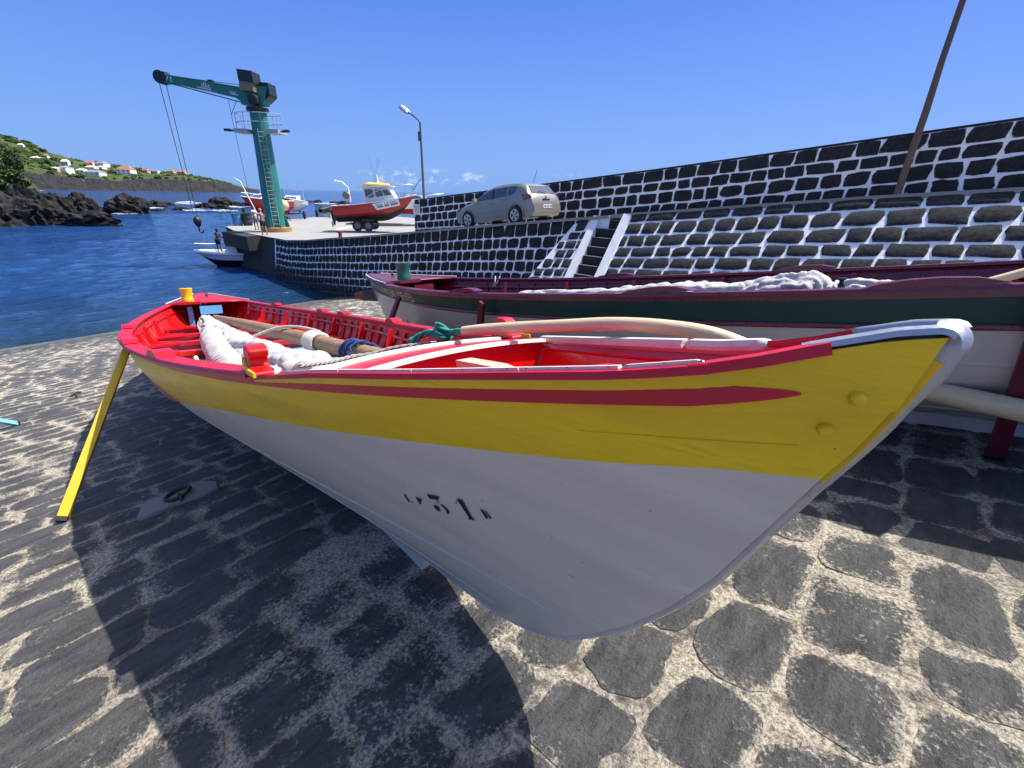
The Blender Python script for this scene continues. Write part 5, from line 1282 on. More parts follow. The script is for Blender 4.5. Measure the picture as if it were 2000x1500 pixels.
def wheel(root, c, r, w, name='wheel', spokes=0, axis='Y'):
    R = Matrix.Rotation(R_(90), 3, 'X')
    mb = MB(); mb.lathe([(r*.62, -w/2), (r*.92, -w/2), (r, -w*.32), (r, w*.32), (r*.92, w/2), (r*.62, w/2)], c, 26, R, cap=False); wo = mb.build(name, M_RUB, root, smooth=40)
    rim = paint('alloy_rim', (.62, .62, .61), .4, .1, 6, (.3, .3, .3), 0, metal=.15)
    mb = MB(); mb.lathe([(r*.63, -w*.42), (r*.63, w*.42)], c, 24, R, cap=False); mb.lathe([(0, w*.24), (r*.62, w*.24)], c, 20, R, cap=False); mb.build('rim_barrel', paint('rim_shadow', (.10, .10, .10), .5, .1, 6, (.05, .05, .05), 0) if spokes else M_TRL, wo, smooth=40)
    if spokes:
        for k in range(spokes):
            for d in (-.13, .13):
                a = 2*math.pi*k/spokes+d; mb = MB(); dr = Vector((math.cos(a), 0, math.sin(a))); tn = Vector((-dr.z, 0, dr.x))
                mb.box(Vector(c)+dr*r*.36+Vector((0, -w*.40, 0)), (r*.13, w*.12, r*.56), Matrix((tn, Vector((0, 1, 0)), dr)).transposed()); mb.build('spoke', rim, wo)
        mb = MB(); mb.lathe([(r*.58, w*.46), (r*.60, w*.51), (r*.66, w*.51), (r*.66, w*.44)], c, 24, R, cap=False); mb.lathe([(0, w*.5), (r*.11, w*.48), (r*.12, w*.3)], c, 12, R, cap=False); mb.build('rim', rim, wo, smooth=40)
    return wo
def loft(secs, mb, mi=0, closed_end=True):
    n = len(secs[0]); v = [p for s in secs for p in s]
    mb.add(v, [(i*n+j, (i+1)*n+j, (i+1)*n+j+1, i*n+j+1) for i in range(len(secs)-1) for j in range(n-1)], mi)
    if closed_end: mb.add(list(secs[0]), [tuple(range(n))], mi)
def small_hull(root, L, B, H, rise, top, low, stripe=.36, deck=M_GEL, name='hull', cock=.35):
    """transom-sterned motorboat hull, bow to +x, keel at z 0"""
    N_ = 22; mb = MB(); row = []
    ws = [0, .12, .25, stripe*.8, stripe, stripe+.12, .7, .85, 1.]
    for side in (-1, 1):
        secs = []
        for i in range(N_+1):
            a = i/N_; bw = B/2*(1-max(0, (a-.35)/.65)**2.6)*(.88+.12*min(1, a*3)); zt = H+rise*a**2; zb = max(0, (a-.62)/.38)**2.2*H*.75
            s = []
            for w in ws:
                sh = math.sin(min(1, w*1.25)*math.pi/2)**(.8) ; v_ = w**1.15
                y = bw*(sh*(1-a**3)+v_*a**3); x = L*(a*(.86+.14*w)) if a > .5 else L*a*(.86+.14*.5*(1 if False else 1)*w*a*2 if a > 0 else .86)
                s.append(Vector((x, side*(y+.01), zb+(zt-zb)*w)))
            secs.append(s)
        n = len(ws)
        for i in range(N_):
            for j in range(n-1): mb.add([secs[i][j], secs[i+1][j], secs[i+1][j+1], secs[i][j+1]], [(0, 1, 2, 3)], 0 if ws[j] >= stripe-1e-6 else 1)
        mb.add([secs[0][j] for j in range(n)]+[Vector((0, 0, secs[0][j].z)) for j in range(n)], [(j, j+1, n+j+1, n+j) for j in range(n-1)], 0)
        row.append([s[-1] for s in secs])
    h = mb.build(name, [top, low], root, smooth=35)
    mb = MB(); k0 = int(N_*cock)
    for i in range(k0, N_): mb.add([row[0][i], row[0][i+1], row[1][i+1], row[1][i]], [(0, 1, 2, 3)])
    for i in range(0, k0): mb.add([row[0][i]+Vector((0, .05, -H*.4)), row[0][i+1]+Vector((0, .05, -H*.4)), row[1][i+1]+Vector((0, -.05, -H*.4)), row[1][i]+Vector((0, -.05, -H*.4))], [(0, 1, 2, 3)])
    mb.build('deck', deck, root)
    for rw in row:
        mb = MB(); mb.tube(rw, .045, 6); mb.build('gunwale', top if deck is not M_GEL else deck, root, smooth=60)
    return row
def trailer(px, py, label, ang, L=5.2, z=-1.6, p=None, axle=1):
    t = thing('boat_trailer', label, 'trailer', p or at_z(px, py, z), (0, 0, ang), 'boat trailers on the quay')
    for s in (-1, 1):
        mb = MB(); mb.tube([(-L*.42, s*.75, .50), (L*.2, s*.75, .50), (L*.55, 0, .50)], .05, 6); mb.build('frame_rail', M_TRL, t)
    for x in (-L*.40, -L*.05, L*.2): mb = MB(); mb.box((x, 0, .50), (.09, 1.5, .09)); mb.build('cross_beam', M_TRL, t)
    mb = MB(); mb.tube([(L*.5, 0, .50), (L*.72, 0, .46)], .05, 6); mb.lathe([(.05, 0), (.05, .46)], (L*.6, .1, 0), 8); mb.build('drawbar', M_TRL, t)
    for k in range(axle):
        for s in (-1, 1): wheel(t, (-L*.08-k*.85, s*.92, .40), .40, .22)
    for s in (-1, 1): mb = MB(); mb.box((-L*.08, s*.92, .84), (.9, .26, .03)); mb.build('mudguard', M_TRL, t)
    return t

# --- red fishing boat on a trailer
P0 = at_z(737, 449, -1.45); AX = HEAD+R_(3)
trailer(0, 0, 'dark trailer under the red fishing boat', AX, 5.4, p=(P0.x, P0.y, -1.5), axle=2)
rb = thing('fishing_boat', 'red fishing boat with a white cabin on a trailer behind the quay wall', 'boat', (P0.x-math.cos(AX)*3.05, P0.y-math.sin(AX)*3.05, -1.5+.58), (0, R_(-2.5), AX))
row = small_hull(rb, 6.4, 2.2, 1.25, .62, M_REDB, M_ANTI, .36, M_GEL)
secs = []
for (x, w, z) in ((2.55, .80, 2.75), (4.55, .62, 2.72)): pass
mb = MB(); mb.prism([Vector((2.55, -.78, 1.25)), Vector((4.9, -.62, 1.55)), Vector((4.45, -.60, 2.42)), Vector((2.45, -.74, 2.48))], (0, 1.50, 0)); cabn = mb.build('cabin', M_GEL, rb)
for (q, nm) in ((([2.68, 1.75], [3.30, 1.78], [3.24, 2.32], [2.62, 2.34]), 's'), (([3.48, 1.80], [4.05, 1.86], [3.86, 2.30], [3.42, 2.31]), 's'), (([4.14, 1.87], [4.66, 1.92], [4.38, 2.28], [3.98, 2.29]), 's')):
    for s in (-1, 1):
        mb = MB(); yb = (-.795 if s < 0 else .80); mb.prism([Vector((x, yb+(.02 if s < 0 else -.04)*(x-2.55)*0, z)) for x, z in q], (0, -.012*s*-1, 0)); mb.build('window', M_GLS, cabn)
mb = MB(); mb.box((3.45, -.03, 2.52), (2.5, 1.75, .09)); rf = mb.build('cabin_roof', M_GEL, rb)
cloth_mass('roof_canvas', None, [(2.4, -.3, 2.60), (2.9, -.3, 2.68), (3.4, -.25, 2.64), (4.0, -.2, 2.62), (4.5, -.2, 2.58)], [.10, .30, .28, .24, .06], M_YEL, .45, 60, 16, .05, 2.2, 3., parent=rb)
cloth_mass('roof_bundle', None, [(3.2, .2, 2.62), (3.8, .15, 2.66), (4.5, .1, 2.60)], [.1, .32, .1], M_ORANGE, .45, 40, 14, .06, 5.2, 3., parent=rb)
mb = MB(); mb.lathe([(.22, 2.56), (.10, 3.0), (.03, 3.45), (.0, 3.46)], (3.55, -.1, 0), 10); mb.build('roof_mast', M_GEL, rb)
for (a, b) in (((3.5, -.1, 2.9), (3.1, -.1, 4.7)), ((3.3, -.1, 2.7), (3.95, -.1, 4.4)), ((3.2, 0, 2.7), (3.8, 0, 4.5))): mb = MB(); mb.tube([a, b], .014, 5); mb.build('aerial', M_STEEL, rb)
mb = MB(); mb.tube([(1.5, -.9, 1.3), (1.45, -.9, 2.5), (1.1, -.9, 2.85), (.5, -.9, 3.0)], .07, 8); mb.build('hauler_davit', M_GEL, rb, smooth=60)
mb = MB(); mb.lathe([(0, -.12), (.25, -.1), (.30, 0), (.25, .1), (0, .12)], (1.25, -.95, 1.95), 16, Matrix.Rotation(R_(90), 3, 'X')); mb.build('hauler_drum', paint('brass_drum', (.22, .18, .13), .5, .5, 9, (.1, .08, .05), .2), rb, smooth=50)
for s in (-1, 1):
    mb = MB(); mb.tube([(2.6, s*.98, 1.7), (3.6, s*.95, 2.2), (4.8, s*.80, 2.55), (6.0, s*.45, 2.62), (6.35, 0, 2.55)], .028, 6); mb.build('pulpit_rail', M_STEEL, rb, smooth=60)
    for (x, y, z0_, z1) in ((5.0, .80, 1.75, 2.56), (5.6, .58, 1.80, 2.6), (6.15, .28, 1.85, 2.6)): mb = MB(); mb.tube([(x-.05, s*y*.9, z0_), (x+.05, s*y*.85, z1)], .02, 5); mb.build('stanchion', M_STEEL, rb)
mb = MB(); mb.tube([(6.2, 0, 2.2), (6.9, 0, 3.0)], .03, 6); mb.build('bow_spar', M_TRL, rb)
# name board on the bow quarter
nb = MB(); brd = [(3.15, 1.30), (5.15, 1.62), (5.27, 1.15), (3.50, .86)]
nb.prism([Vector((x, -1.13+.055*max(0, x-3.0)**1.6, z)) for x, z in brd], (0, -.03, 0)); bd = nb.build('name_board', M_GEL, rb)
for (rw_, z_, hgt, n, mat) in ((0, .0, .09, 13, paint('grey_print', (.20, .28, .24), .7, .2, 5, (.2, .2, .2), 0)), (1, 0, .13, 14, M_BLACK)):
    for k in range(n):
        tq = (k+.6)/(n+.3); x = 3.42+.10*rw_+1.62*tq; z = (1.22 if rw_ == 0 else 1.06)+.155*(x-3.42)*1.02-.02
        if k in (4, 8): continue
        mb = MB(); mb.box((x, -1.13+.055*max(0, x-3.0)**1.6-.036, z), (.075, .008, hgt), Matrix.Rotation(R_(-9+(k*37 % 7)-3), 3, 'Y')); mb.build('painted_mark', mat, bd)
mb = MB(); mb.box((-.08, 0, .55), (.10, .5, .9)); mb.build('transom_bracket', M_TRL, rb)
mb = MB(); mb.prism([Vector((-.10, -.1, .9)), Vector((-.42, -.1, .85)), Vector((-.40, -.1, .2)), Vector((-.28, -.1, -.25)), Vector((-.18, -.1, .2))], (0, .2, 0)); mb.build('outdrive', M_ANTI, rb)
mb = MB()
for k in range(3): a = k*2.094; mb.box((-.45, .16*math.cos(a), -.12+.16*math.sin(a)), (.04, .12, .24), Matrix.Rotation(a, 3, 'X')); 
mb.lathe([(.06, -.1), (.06, .1)], (-.42, 0, -.12), 10, Matrix.Rotation(R_(90), 3, 'Y')); mb.build('propeller', M_STEEL, rb)

# --- other small boats
def motor_boat(px, py, ang, label, L=5.6, B=2.1, top=M_GEL, low=M_GEL, arch=True, cab=True, z=-1.6, lift=.62, trl=None, H=1.05, bow_fender=None, group='small boats on trailers'):
    p = at_z(px, py, z); d = Vector((math.cos(ang), math.sin(ang), 0))
    t = thing('motor_boat', label, 'boat', (p.x-d.x*L*.5, p.y-d.y*L*.5, p.z+lift), (0, 0, ang), group)
    small_hull(t, L, B, H, .45, top, low, .42, M_GEL)
    if cab:
        mb = MB(); mb.prism([Vector((L*.38, -B*.33, H)), Vector((L*.74, -B*.26, H+.20)), Vector((L*.60, -B*.24, H+.62)), Vector((L*.40, -B*.30, H+.70))], (0, B*.62, 0)); c = mb.build('cuddy', M_GEL, t)
        mb = MB(); mb.prism([Vector((L*.42, -B*.34, H+.22)), Vector((L*.63, -B*.30, H+.30)), Vector((L*.56, -B*.28, H+.54)), Vector((L*.42, -B*.32, H+.60))], (0, -.02, 0)); mb.build('window', M_GLS, c)
        mb = MB(); mb.prism([Vector((L*.735, -B*.22, H+.22)), Vector((L*.735, B*.26, H+.22)), Vector((L*.615, B*.22, H+.58)), Vector((L*.615, -B*.2, H+.58))], (.03, 0, .01)); mb.build('windscreen', M_GLS, c)
    if arch:
        for s in (-1, 1):
            mb = MB(); mb.tube([(L*.30, s*B*.42, H), (L*.33, s*B*.42, H+1.35), (L*.33, 0, H+1.38)], .032, 6); mb.build('arch', M_STEEL, t, smooth=60)
            mb = MB(); mb.tube([(L*.33, s*B*.2, H+1.38), (L*.31, s*B*.2, H+2.0)], .018, 5); mb.build('aerial', M_STEEL, t)
    for s in (-1, 1):
        mb = MB(); mb.tube([(L*.6, s*B*.40, H+.25), (L*.72, s*B*.34, H+.62), (L*.97, 0, H+.80)], .022, 6); mb.build('bow_rail', M_STEEL, t, smooth=60)
    mb = MB(); mb.box((-.22, 0, H*.9), (.42, .42, .75)); mb.box((-.28, 0, H*.25), (.2, .16, .9)); mb.build('outboard_motor', M_CRD, t)
    return t
VW = HEAD-R_(90)   # heading that points a bow at the viewer
motor_boat(577, 425, VW+.25, 'white cuddy boat on a trailer seen bow on, right of the crane', 6.0, 2.5)
trailer(577, 428, 'trailer under the white cuddy boat', VW+.25, 5.4)
motor_boat(524, 431, VW-.2, 'red and white boat half hidden behind the crane', 6.2, 2.4, M_REDB, M_REDB, H=1.25)
trailer(524, 432, 'trailer under the red and white boat', VW-.2, 5.4)
motor_boat(812, 432, HEAD+.3, 'white boat with a red stripe parked behind the parapet end', 6.0, 2.3, M_GEL, M_REDB, arch=False, z=-1.2, H=1.15)
trailer(636, 424, 'empty grey trailer heaped with dark gear', VW+.5, 4.6)
cloth_mass('gear_heap', 'dark heap of nets and gear on the empty trailer', [at_z(628, 424, -1.6)+Vector((0, 0, .75)), at_z(638, 423, -1.6)+Vector((0, 0, .85)), at_z(648, 422, -1.6)+Vector((0, 0, .7))], [.2, .6, .2], M_CRD, .7, 40, 20, .14, 6.6, 1.6)['category'] = 'gear'
for (px, py, lab, m_, s) in ((553, 404, 'orange round buoy hanging beside the crane', M_ORANGE, .40), (559, 400, 'pale yellow round buoy beside the orange one', paint('pale_buoy', (.66, .50, .24), .5, .3, 4, (.5, .35, .15), 0), .52)):
    p = at_z(px, 432, -1.6); zz = 1.5; t = thing('buoy', lab, 'buoy', (p.x, p.y, -1.6+zz), group='round buoys by the crane')
    mb = MB(); mb.lathe([(.0, -s), (s*.5, -s*.86), (s*.87, -s*.5), (s, 0), (s*.87, s*.5), (s*.5, s*.86), (.12*s, s*1.05), (0, s*1.06)], (0, 0, 0), 18); mb.build('float', m_, t, smooth=60)
    mb = MB(); mb.tube([(0, 0, s), (.0, .1, 1.6)], .02, 5); mb.build('line', M_BLACK, t)
p = at_z(512, 436, -1.6); q = Vector((p.x, p.y, -1.6))
mb = MB(); mb.tube([q, q+RT*(-1.3)+Vector((0, 0, 3.6)), q+RT*(-1.75)+Vector((0, 0, 3.85))], [.05, .045, .04], 8); tag(mb.build('boat_hook_pole', M_GEL, smooth=60), 'slanting white pole propped beside the crane', 'pole')

# moored motor boat with the man aboard
mp_ = at_z(457, 512, SEA); ma = HEAD+R_(180)+R_(18)
mo = thing('moored_boat', 'white topped dark red motor boat moored by the end of the quay', 'boat', (mp_.x+.5, mp_.y+1.2, SEA-.35), (0, 0, ma))
mo.location = Vector(at_z(459, 517, SEA))-Vector((math.cos(ma), math.sin(ma), 0))*2.1+Vector((0, 0, -.25))
M_MAR = paint('dark_red_topside', (.045, .008, .012), .3, .2, 2, (.02, .01, .01), 0, coat=.3)
small_hull(mo, 4.6, 2.0, 1.05, .20, M_GEL, M_MAR, .64, M_GEL, cock=.30)
rowm = []
for s in (-1, 1):
    mb = MB(); mb.tube([(4.6*(i/14), s*(1.0*(1-max(0, (i/14-.35)/.65)**2.6)*(.88+.12*min(1, i/14*3))+.03), 1.12+.20*(i/14)**2) for i in range(15)], .10, 8, flat=1.2); mb.build('rubbing_strake', M_GEL, mo, smooth=60)
mb = MB(); mb.box((2.0, 0, 1.35), (.8, .9, .6), taper=.75); mb.build('console', M_GEL, mo); mb = MB(); mb.box((2.3, 0, 1.85), (.06, .8, .45), Matrix.Rotation(R_(-20), 3, 'Y')); mb.build('windscreen', M_GLS, mo)
for s in (-1, 1): mb = MB(); mb.tube([(2.9, s*.85, 1.25), (3.0, s*.8, 1.75), (4.4, s*.15, 1.85), (4.55, 0, 1.85)], .025, 6); mb.build('bow_rail', M_STEEL, mo, smooth=60)
mb = MB(); mb.box((-.18, 0, 1.1), (.36, .4, .7)); mb.box((-.22, 0, .4), (.16, .14, .9)); mb.build('outboard_motor', M_CRD, mo)
for (px, py, lab) in ((487, 494, 'white cylindrical fender between the moored boat and the quay'), (492, 491, 'grey white fender nearest the quay wall')):
    p = Vector(at_z(px, 512, SEA))+FW*.4; t = thing('fender', lab, 'fender', (p.x, p.y, SEA+.75), (.15, .25, 0), 'fenders by the moored boat'); mb = MB(); mb.lathe([(0, -.46), (.10, -.44), (.17, -.34), (.17, .34), (.10, .44), (.05, .50), (0, .52)], (0, 0, 0), 14); mb.build('body', M_GEL, t, smooth=50); mb = MB(); mb.tube([(0, 0, .5), (0, .05, 1.2)], .015, 5); mb.build('line', M_BLACK, t)

# --- people
M_SK = paint('tanned_skin', (.36, .17, .105), .55, .1, 8, (.25, .1, .07), 0); M_SK2 = paint('brown_skin', (.20, .095, .06), .55, .1, 8, (.15, .06, .04), 0)
def chain(name, verts, edges, radii, mat, parent, sub=2):
    me = bpy.data.meshes.new(name); me.from_pydata(verts, edges, []); me.materials.append(mat)
    o = bpy.data.objects.new(name, me); COL.objects.link(o); o.parent = parent
    sk = o.modifiers.new('skin', 'SKIN'); sk.use_smooth_shade = True
    for i, r_ in enumerate(radii): me.skin_vertices[0].data[i].radius = (r_, r_) if not isinstance(r_, tuple) else r_
    me.skin_vertices[0].data[0].use_root = True
    s = o.modifiers.new('sub', 'SUBSURF'); s.levels = sub; s.render_levels = sub
    return o
def person(loc, face, label, skin, hair, shorts, shirt=None, arms=((.12, .30), (.12, .30)), bend=0., stride=.10, h=1.72):
    t = thing('person', label, 'person', loc, (0, 0, face), 'people on the quay'); k = h/1.72
    aL, aR = arms; b = bend
    V = [(0, 0, .94), (0+b*.1, 0, 1.10), (b*.25, 0, 1.32), (b*.35, 0, 1.45), (b*.4, 0, 1.54), (b*.45, 0, 1.60),                       # 0 pelvis .. 5 head base
         (-.0, .10, .88), (stride, .11, .48), (stride*.6, .11, .08), (stride*.6+.13, .12, .03),                                           # left leg 6-9
         (-.0, -.10, .88), (-stride*.3, -.11, .48), (-stride, -.11, .08), (-stride+.13, -.12, .03),                                         # right leg 10-13
         (b*.3, .19, 1.42), (b*.3+aL[0]*.5, .25, 1.16), (b*.3+aL[0]+.10, .24-aL[1]*.2, 1.16-.26+aL[1]*.35), (b*.3+aL[0]+.17, .23-aL[1]*.25, 1.16-.33+aL[1]*.40),
         (b*.3, -.19, 1.42), (b*.3+aR[0]*.5, -.25, 1.16), (b*.3+aR[0]+.10, -.24+aR[1]*.2, 1.16-.26+aR[1]*.35), (b*.3+aR[0]+.17, -.23+aR[1]*.25, 1.16-.33+aR[1]*.40)]
    V = [tuple(c*k for c in v) for v in V]
    Ed = [(0, 1), (1, 2), (2, 3), (3, 4), (4, 5), (0, 6), (6, 7), (7, 8), (8, 9), (0, 10), (10, 11), (11, 12), (12, 13), (3, 14), (14, 15), (15, 16), (16, 17), (3, 18), (18, 19), (19, 20), (20, 21)]
    Rd = [.125, .12, .135, .10, .055, .05, .088, .058, .038, .032, .088, .058, .038, .032, .058, .043, .033, .036, .058, .043, .033, .036]
    body = chain('body', V, Ed, [r_*k for r_ in Rd], skin, t)
    hx, hz = (b*.45+.02)*k, 1.66*k
    mb = MB(); mb.lathe([(0, -.12), (.045, -.11), (.066, -.05), (.078, .02), (.076, .07), (.05, .105), (0, .118)], (hx, 0, hz), 14); mb.add([(hx+.068, -.014, hz-.02), (hx+.068, .014, hz-.02), (hx+.095, 0, hz-.025), (hx+.075, 0, hz+.02)], [(0, 1, 2), (0, 2, 3), (1, 3, 2)])
    for s in (-1, 1): mb.box((hx, s*.078, hz-.01), (.035, .016, .055))
    mb.build('head', skin, t, smooth=60)
    mb = MB(); mb.lathe([(.083, -.02), (.087, .03), (.082, .08), (.055, .118), (0, .13)], (hx-.012, 0, hz+.004), 14); mb.build('hair', hair, t, smooth=60)
    sv = [(0, 0, .98), (0, .10, .90), (stride*.5, .11, .60), (0, -.10, .90), (-stride*.15, -.11, .60)]
    chain('shorts', [tuple(c*k for c in v) for v in sv], [(0, 1), (1, 2), (0, 3), (3, 4)], [.142*k, .11*k, .092*k, .11*k, .092*k], shorts, t)
    if shirt: chain('shirt', [V[0], V[1], V[2], V[3], V[14], tuple(V[14][i]*.4+V[15][i]*.6 for i in range(3)), V[18], tuple(V[18][i]*.4+V[19][i]*.6 for i in range(3))], [(0, 1), (1, 2), (2, 3), (3, 4), (4, 5), (3, 6), (6, 7)], [r_*k for r_ in (.14, .14, .15, .11, .075, .06, .075, .06)], shirt, t)
    return t
M_HG = paint('grey_hair', (.34, .32, .29), .9, .2, 20, (.2, .2, .2), 0); M_HB = paint('dark_hair', (.02, .016, .013), .9, .2, 20, (.05, .04, .03), 0)
M_SHB = paint('black_shorts', (.014, .014, .018), .9, .2, 10, (.03, .03, .03), 0); M_SHG = paint('khaki_shorts', (.26, .23, .18), .9, .2, 10, (.2, .18, .14), 0); M_SHW = paint('white_shirt', (.72, .70, .68), .9, .2, 10, (.5, .5, .5), 0)
person(at_z(518, 460, -1.6), HEAD+R_(150), 'shirtless person with grey hair and black shorts standing by the crane base', M_SK, M_HG, M_SHB, None, ((.15, .5), (.10, .35)), .12, .12, 1.72)
person(at_z(503, 450, -1.6), HEAD+R_(170), 'person in a white shirt and khaki shorts looking over the quay edge', M_SK, M_HB, M_SHG, M_SHW, ((.18, .6), (.1, .3)), .10, .06, 1.70)
pm = person(Vector(at_z(466, 492, SEA+1.0)), HEAD+R_(-10), 'tanned person in dark shorts standing aboard the moored boat holding a line', M_SK2, M_HB, M_SHB, None, ((.25, .7), (.22, .9)), .25, .05, 1.70)
bpy.context.view_layer.update()
bl = mo.matrix_world @ Vector((2.9, .05, 1.18)); pm.location = bl
rope('mooring_line', 'pale line from the person aboard up to the quay', [bl+Vector((.2, .1, 1.05)), bl+Vector((.5, .6, .9)), bl+Vector((1.5, 1.6, 1.2)), Vector((-37.8, 12.5, -1.55))], .018, M_ROPEW, lay=False)

# --- silver hatchback on the road
car = thing('parked_car', 'silver beige hatchback parked on the sloping road above the quay wall', 'car', (-13.05, 14.2, road_z(-13.05)), (0, -math.atan2(road_z(-11.7)-road_z(-14.4), 2.7), 0))
M_CAR = paint('silver_beige_car_paint', (.27, .26, .225), .34, .0, .3, (.3, .29, .26), 0, metal=.35, coat=.6); M_TRIM = paint('car_black_trim', (.014, .014, .015), .5, .2, 5, (.03, .03, .03), 0)
# stations along x (front at -x): (x, bonnet/belt height, roof height, half width low, half width belt, half width roof)
HW_ = .875
side = [(-2.10, .30), (-2.13, .48), (-2.09, .66), (-1.95, .76), (-1.55, .86), (-1.05, .965), (-.95, .985), (-.25, 1.36), (.10, 1.435), (.55, 1.46), (1.10, 1.445), (1.55, 1.395), (1.72, 1.33), (1.98, .985), (2.06, .93), (2.10, .70), (2.14, .62), (2.13, .40), (2.05, .24), (1.72, .20), (-1.75, .20), (-2.02, .22)]
def hw(x, z):
    w = HW_*(1-.035*max(0, abs(x)-1.2)**2*2.2); w -= .03*max(0, .45-z)/.3
    if z > .93: w -= .36*(z-.93)**1.05
    return max(.2, w)
belt = lambda x: .90+.055*(x+1)/2
def zrow(x):
    """lower and upper outline heights at station x"""
    up = []; lo = []
    n = len(side)
    for i in range(n):
        (xa, za), (xb, zb) = side[i], side[(i+1) % n]
        if (xa-x)*(xb-x) <= 0 and abs(xa-xb) > 1e-6:
            z = za+(zb-za)*(x-xa)/(xb-xa); (up if z > .58 else lo).append(z)
    return (min(lo) if lo else .25), (max(up) if up else .6)
xs3 = [-2.125, -2.08, -2.0, -1.9, -1.75, -1.5, -1.25, -1.05, -.9, -.7, -.45, -.2, .1, .5, .9, 1.2, 1.45, 1.65, 1.75, 1.85, 1.95, 2.03, 2.08, 2.12]
NS = 13; secs = []
for x in xs3:
    lo, up = zrow(x); s = []
    for j in range(NS):
        z = lo+(up-lo)*(j/(NS-1)); s.append((z, hw(x, z)))
    ring_ = [Vector((x, -w, z)) for z, w in s]; ring_[-1].y *= .90
    top = [Vector((x, -s[-1][1]*.90*q, up+.025*(1-q*q))) for q in (.6, .2, -.2, -.6)]
    ring2 = [Vector((x, w, z)) for z, w in reversed(s)]; ring2[0].y *= .90
    secs.append(ring_+top+ring2)
mb = MB(); n = len(secs[0]); v = [p for s in secs for p in s]
mb.add(v, [(i*n+j, i*n+(j+1) % n, (i+1)*n+(j+1) % n, (i+1)*n+j) for i in range(len(secs)-1) for j in range(n)]+[tuple(range(n)), tuple((len(secs)-1)*n+j for j in range(n-1, -1, -1))])
body = mb.build('body', M_CAR, car, smooth=38)
def panel(name, pts, mat, off=.006, parent=car, sides=(-1, 1)):
    for s in sides:
        mb = MB(); k = len(pts); c = Vector((sum(p[0] for p in pts)/k, 0, sum(p[1] for p in pts)/k))
        f = [Vector((x, s*(hw(x, z)+off), z)) for x, z in pts]; b = [Vector((x, s*(hw(x, z)-.02), z)) for x, z in pts]
        mb.add(f+b, [tuple(range(k))]+[(i, (i+1) % k, k+(i+1) % k, k+i) for i in range(k)]); mb.build(name, mat, parent)
M_CG = glass('car_glass', (.035, .045, .045), .03)
panel('front_side_window', [(-.84, .975), (.10, 1.00), (.07, 1.335), (-.16, 1.315), (-.5, 1.16)], M_CG); panel('rear_side_window', [(.20, 1.005), (.86, 1.03), (.86, 1.355), (.17, 1.345)], M_CG); panel('quarter_window', [(.92, 1.035), (1.18, 1.06), (1.38, 1.27), (1.30, 1.33), (.92, 1.355)], M_CG)
panel('door_pillar', [(.105, .99), (.195, .99), (.165, 1.35), (.075, 1.345)], M_TRIM, .008)
panel('side_moulding', [(-1.05, .50), (.95, .55), (.95, .585), (-1.05, .535)], paint('car_moulding', (.28, .27, .24), .4, .05, 3, (.2, .2, .2), 0, metal=.4), .018)
for (x0, z0, x1, z1) in ((.13, .30, .15, .99), (-.98, .32, -.92, .95), (.88, .62, .98, 1.02), (.15, .30, .75, .30)): panel('door_gap', [(x0, z0), (x0+.012, z0), (x1+.012, z1), (x1, z1)] if x0 != x1 and abs(z0-z1) > .1 else [(x0, z0), (x1, z1), (x1, z1+.012), (x0, z0+.012)], M_TRIM, .003)
for (x, z) in ((-.02, .84), (.78, .88)): panel('door_handle', [(x-.1, z-.018), (x+.1, z-.010), (x+.1, z+.022), (x-.1, z+.014)], M_CAR, .03)
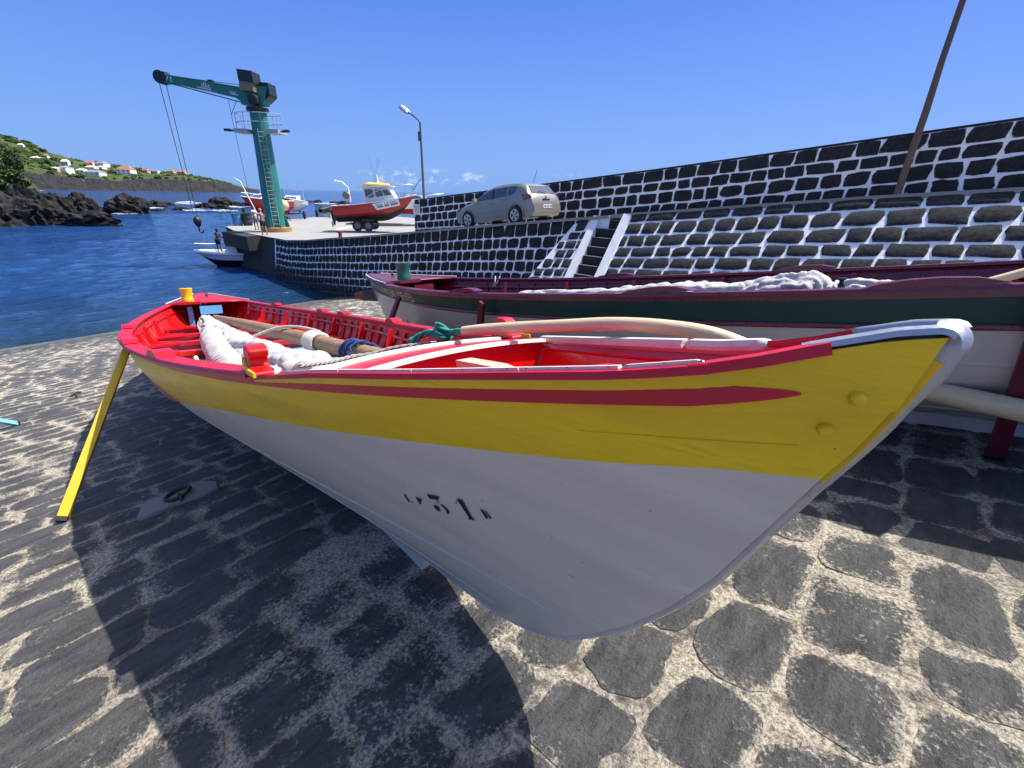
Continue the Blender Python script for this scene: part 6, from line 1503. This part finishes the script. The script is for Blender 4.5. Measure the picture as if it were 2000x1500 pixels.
for s in (-1, 1):
    mb = MB(); mb.box((-.78, s*.97, 1.02), (.14, .20, .14), taper=.8); mb.build('mirror', M_CAR, car)
    panel('tail_lamp', [(1.70, .80), (1.98, .84), (2.07, .86), (2.03, .98), (1.90, 1.00), (1.62, 1.01)], paint('tail_lamp_red', (.20, .03, .035), .15, .1, 4, (.3, .2, .2), 0, coat=.6), .012, sides=(s,))
    panel('headlamp', [(-2.09, .60), (-1.80, .72), (-1.72, .80), (-1.98, .76)], M_CG, .01, sides=(s,))
    for (x, nm) in ((-1.33, 'f'), (1.29, 'r')):
        # arch lip and dark wheel well
        mb = MB(); mb.lathe([(.0, 0), (.375, 0), (.375, .012)], (x, s*(hw(x, .4)+.004), .325), 26, Matrix.Rotation(R_(90*s), 3, 'X')); mb.build('wheel_arch', M_TRIM, car)
        mb = MB(); mb.tube([(x+.385*math.cos(q), s*(hw(x, .5)+.008), .325+.385*math.sin(q)) for q in [math.pi*(-.12+1.24*i/18) for i in range(19)]], .022, 6); mb.build('arch_lip', M_CAR, car, smooth=60)
for (x) in (-1.33, 1.29):
    for s in (-1, 1):
        wl2 = wheel(car, (x, s*.835, .325), .325, .205, 'wheel', 5)
        if s > 0:
            for o in [wl2]+list(wl2.children): o.data.transform(Matrix.Translation((x, .835, .325)) @ Matrix.Rotation(math.pi, 4, 'Z') @ Matrix.Translation((-x, -.835, -.325)))
mb = MB(); mb.prism([Vector((1.755, -.60, 1.30)), Vector((1.955, -.68, 1.03)), Vector((1.955, .68, 1.03)), Vector((1.755, .60, 1.30))], (.018, 0, .012)); mb.build('rear_window', M_CG, car)
mb = MB(); mb.prism([Vector((0, 0, 0))+Vector(p) for p in [(-.90, -.66, 1.02), (-.90, .66, 1.02), (-.28, .55, 1.35), (-.28, -.55, 1.35)]], (-.012, 0, .02)); mb.build('windscreen', M_CG, car)
mb = MB(); mb.box((2.135, 0, .50), (.05, 1.6, .26)); mb.build('rear_bumper', M_CAR, car)
mb = MB(); mb.box((2.165, 0, .565), (.012, .52, .115)); pl8 = mb.build('number_plate', M_HW, car)
for k in range(6): mb = MB(); mb.box((2.173, -.19+.075*k+(.02 if k > 1 else 0)+(.02 if k > 3 else 0), .565), (.004, .05, .07)); mb.build('plate_character', M_BLACK, pl8)
mb = MB(); mb.box((2.09, 0, .80), (.03, .42, .06)); mb.build('badge_bar', M_TRIM, car); mb = MB(); mb.lathe([(.05, 0), (.05, .012), (0, .014)], (2.085, 0, .90), 14, Matrix.Rotation(R_(90), 3, 'Y')); mb.build('badge', M_STEEL, car)
mb = MB(); mb.tube([(1.50, 0, 1.42), (1.72, 0, 1.86)], .008, 5); mb.build('aerial', M_BLACK, car); mb = MB(); mb.tube([(1.99, .1, 1.02), (2.0, -.35, 1.10)], .012, 5); mb.build('wiper', M_BLACK, car)
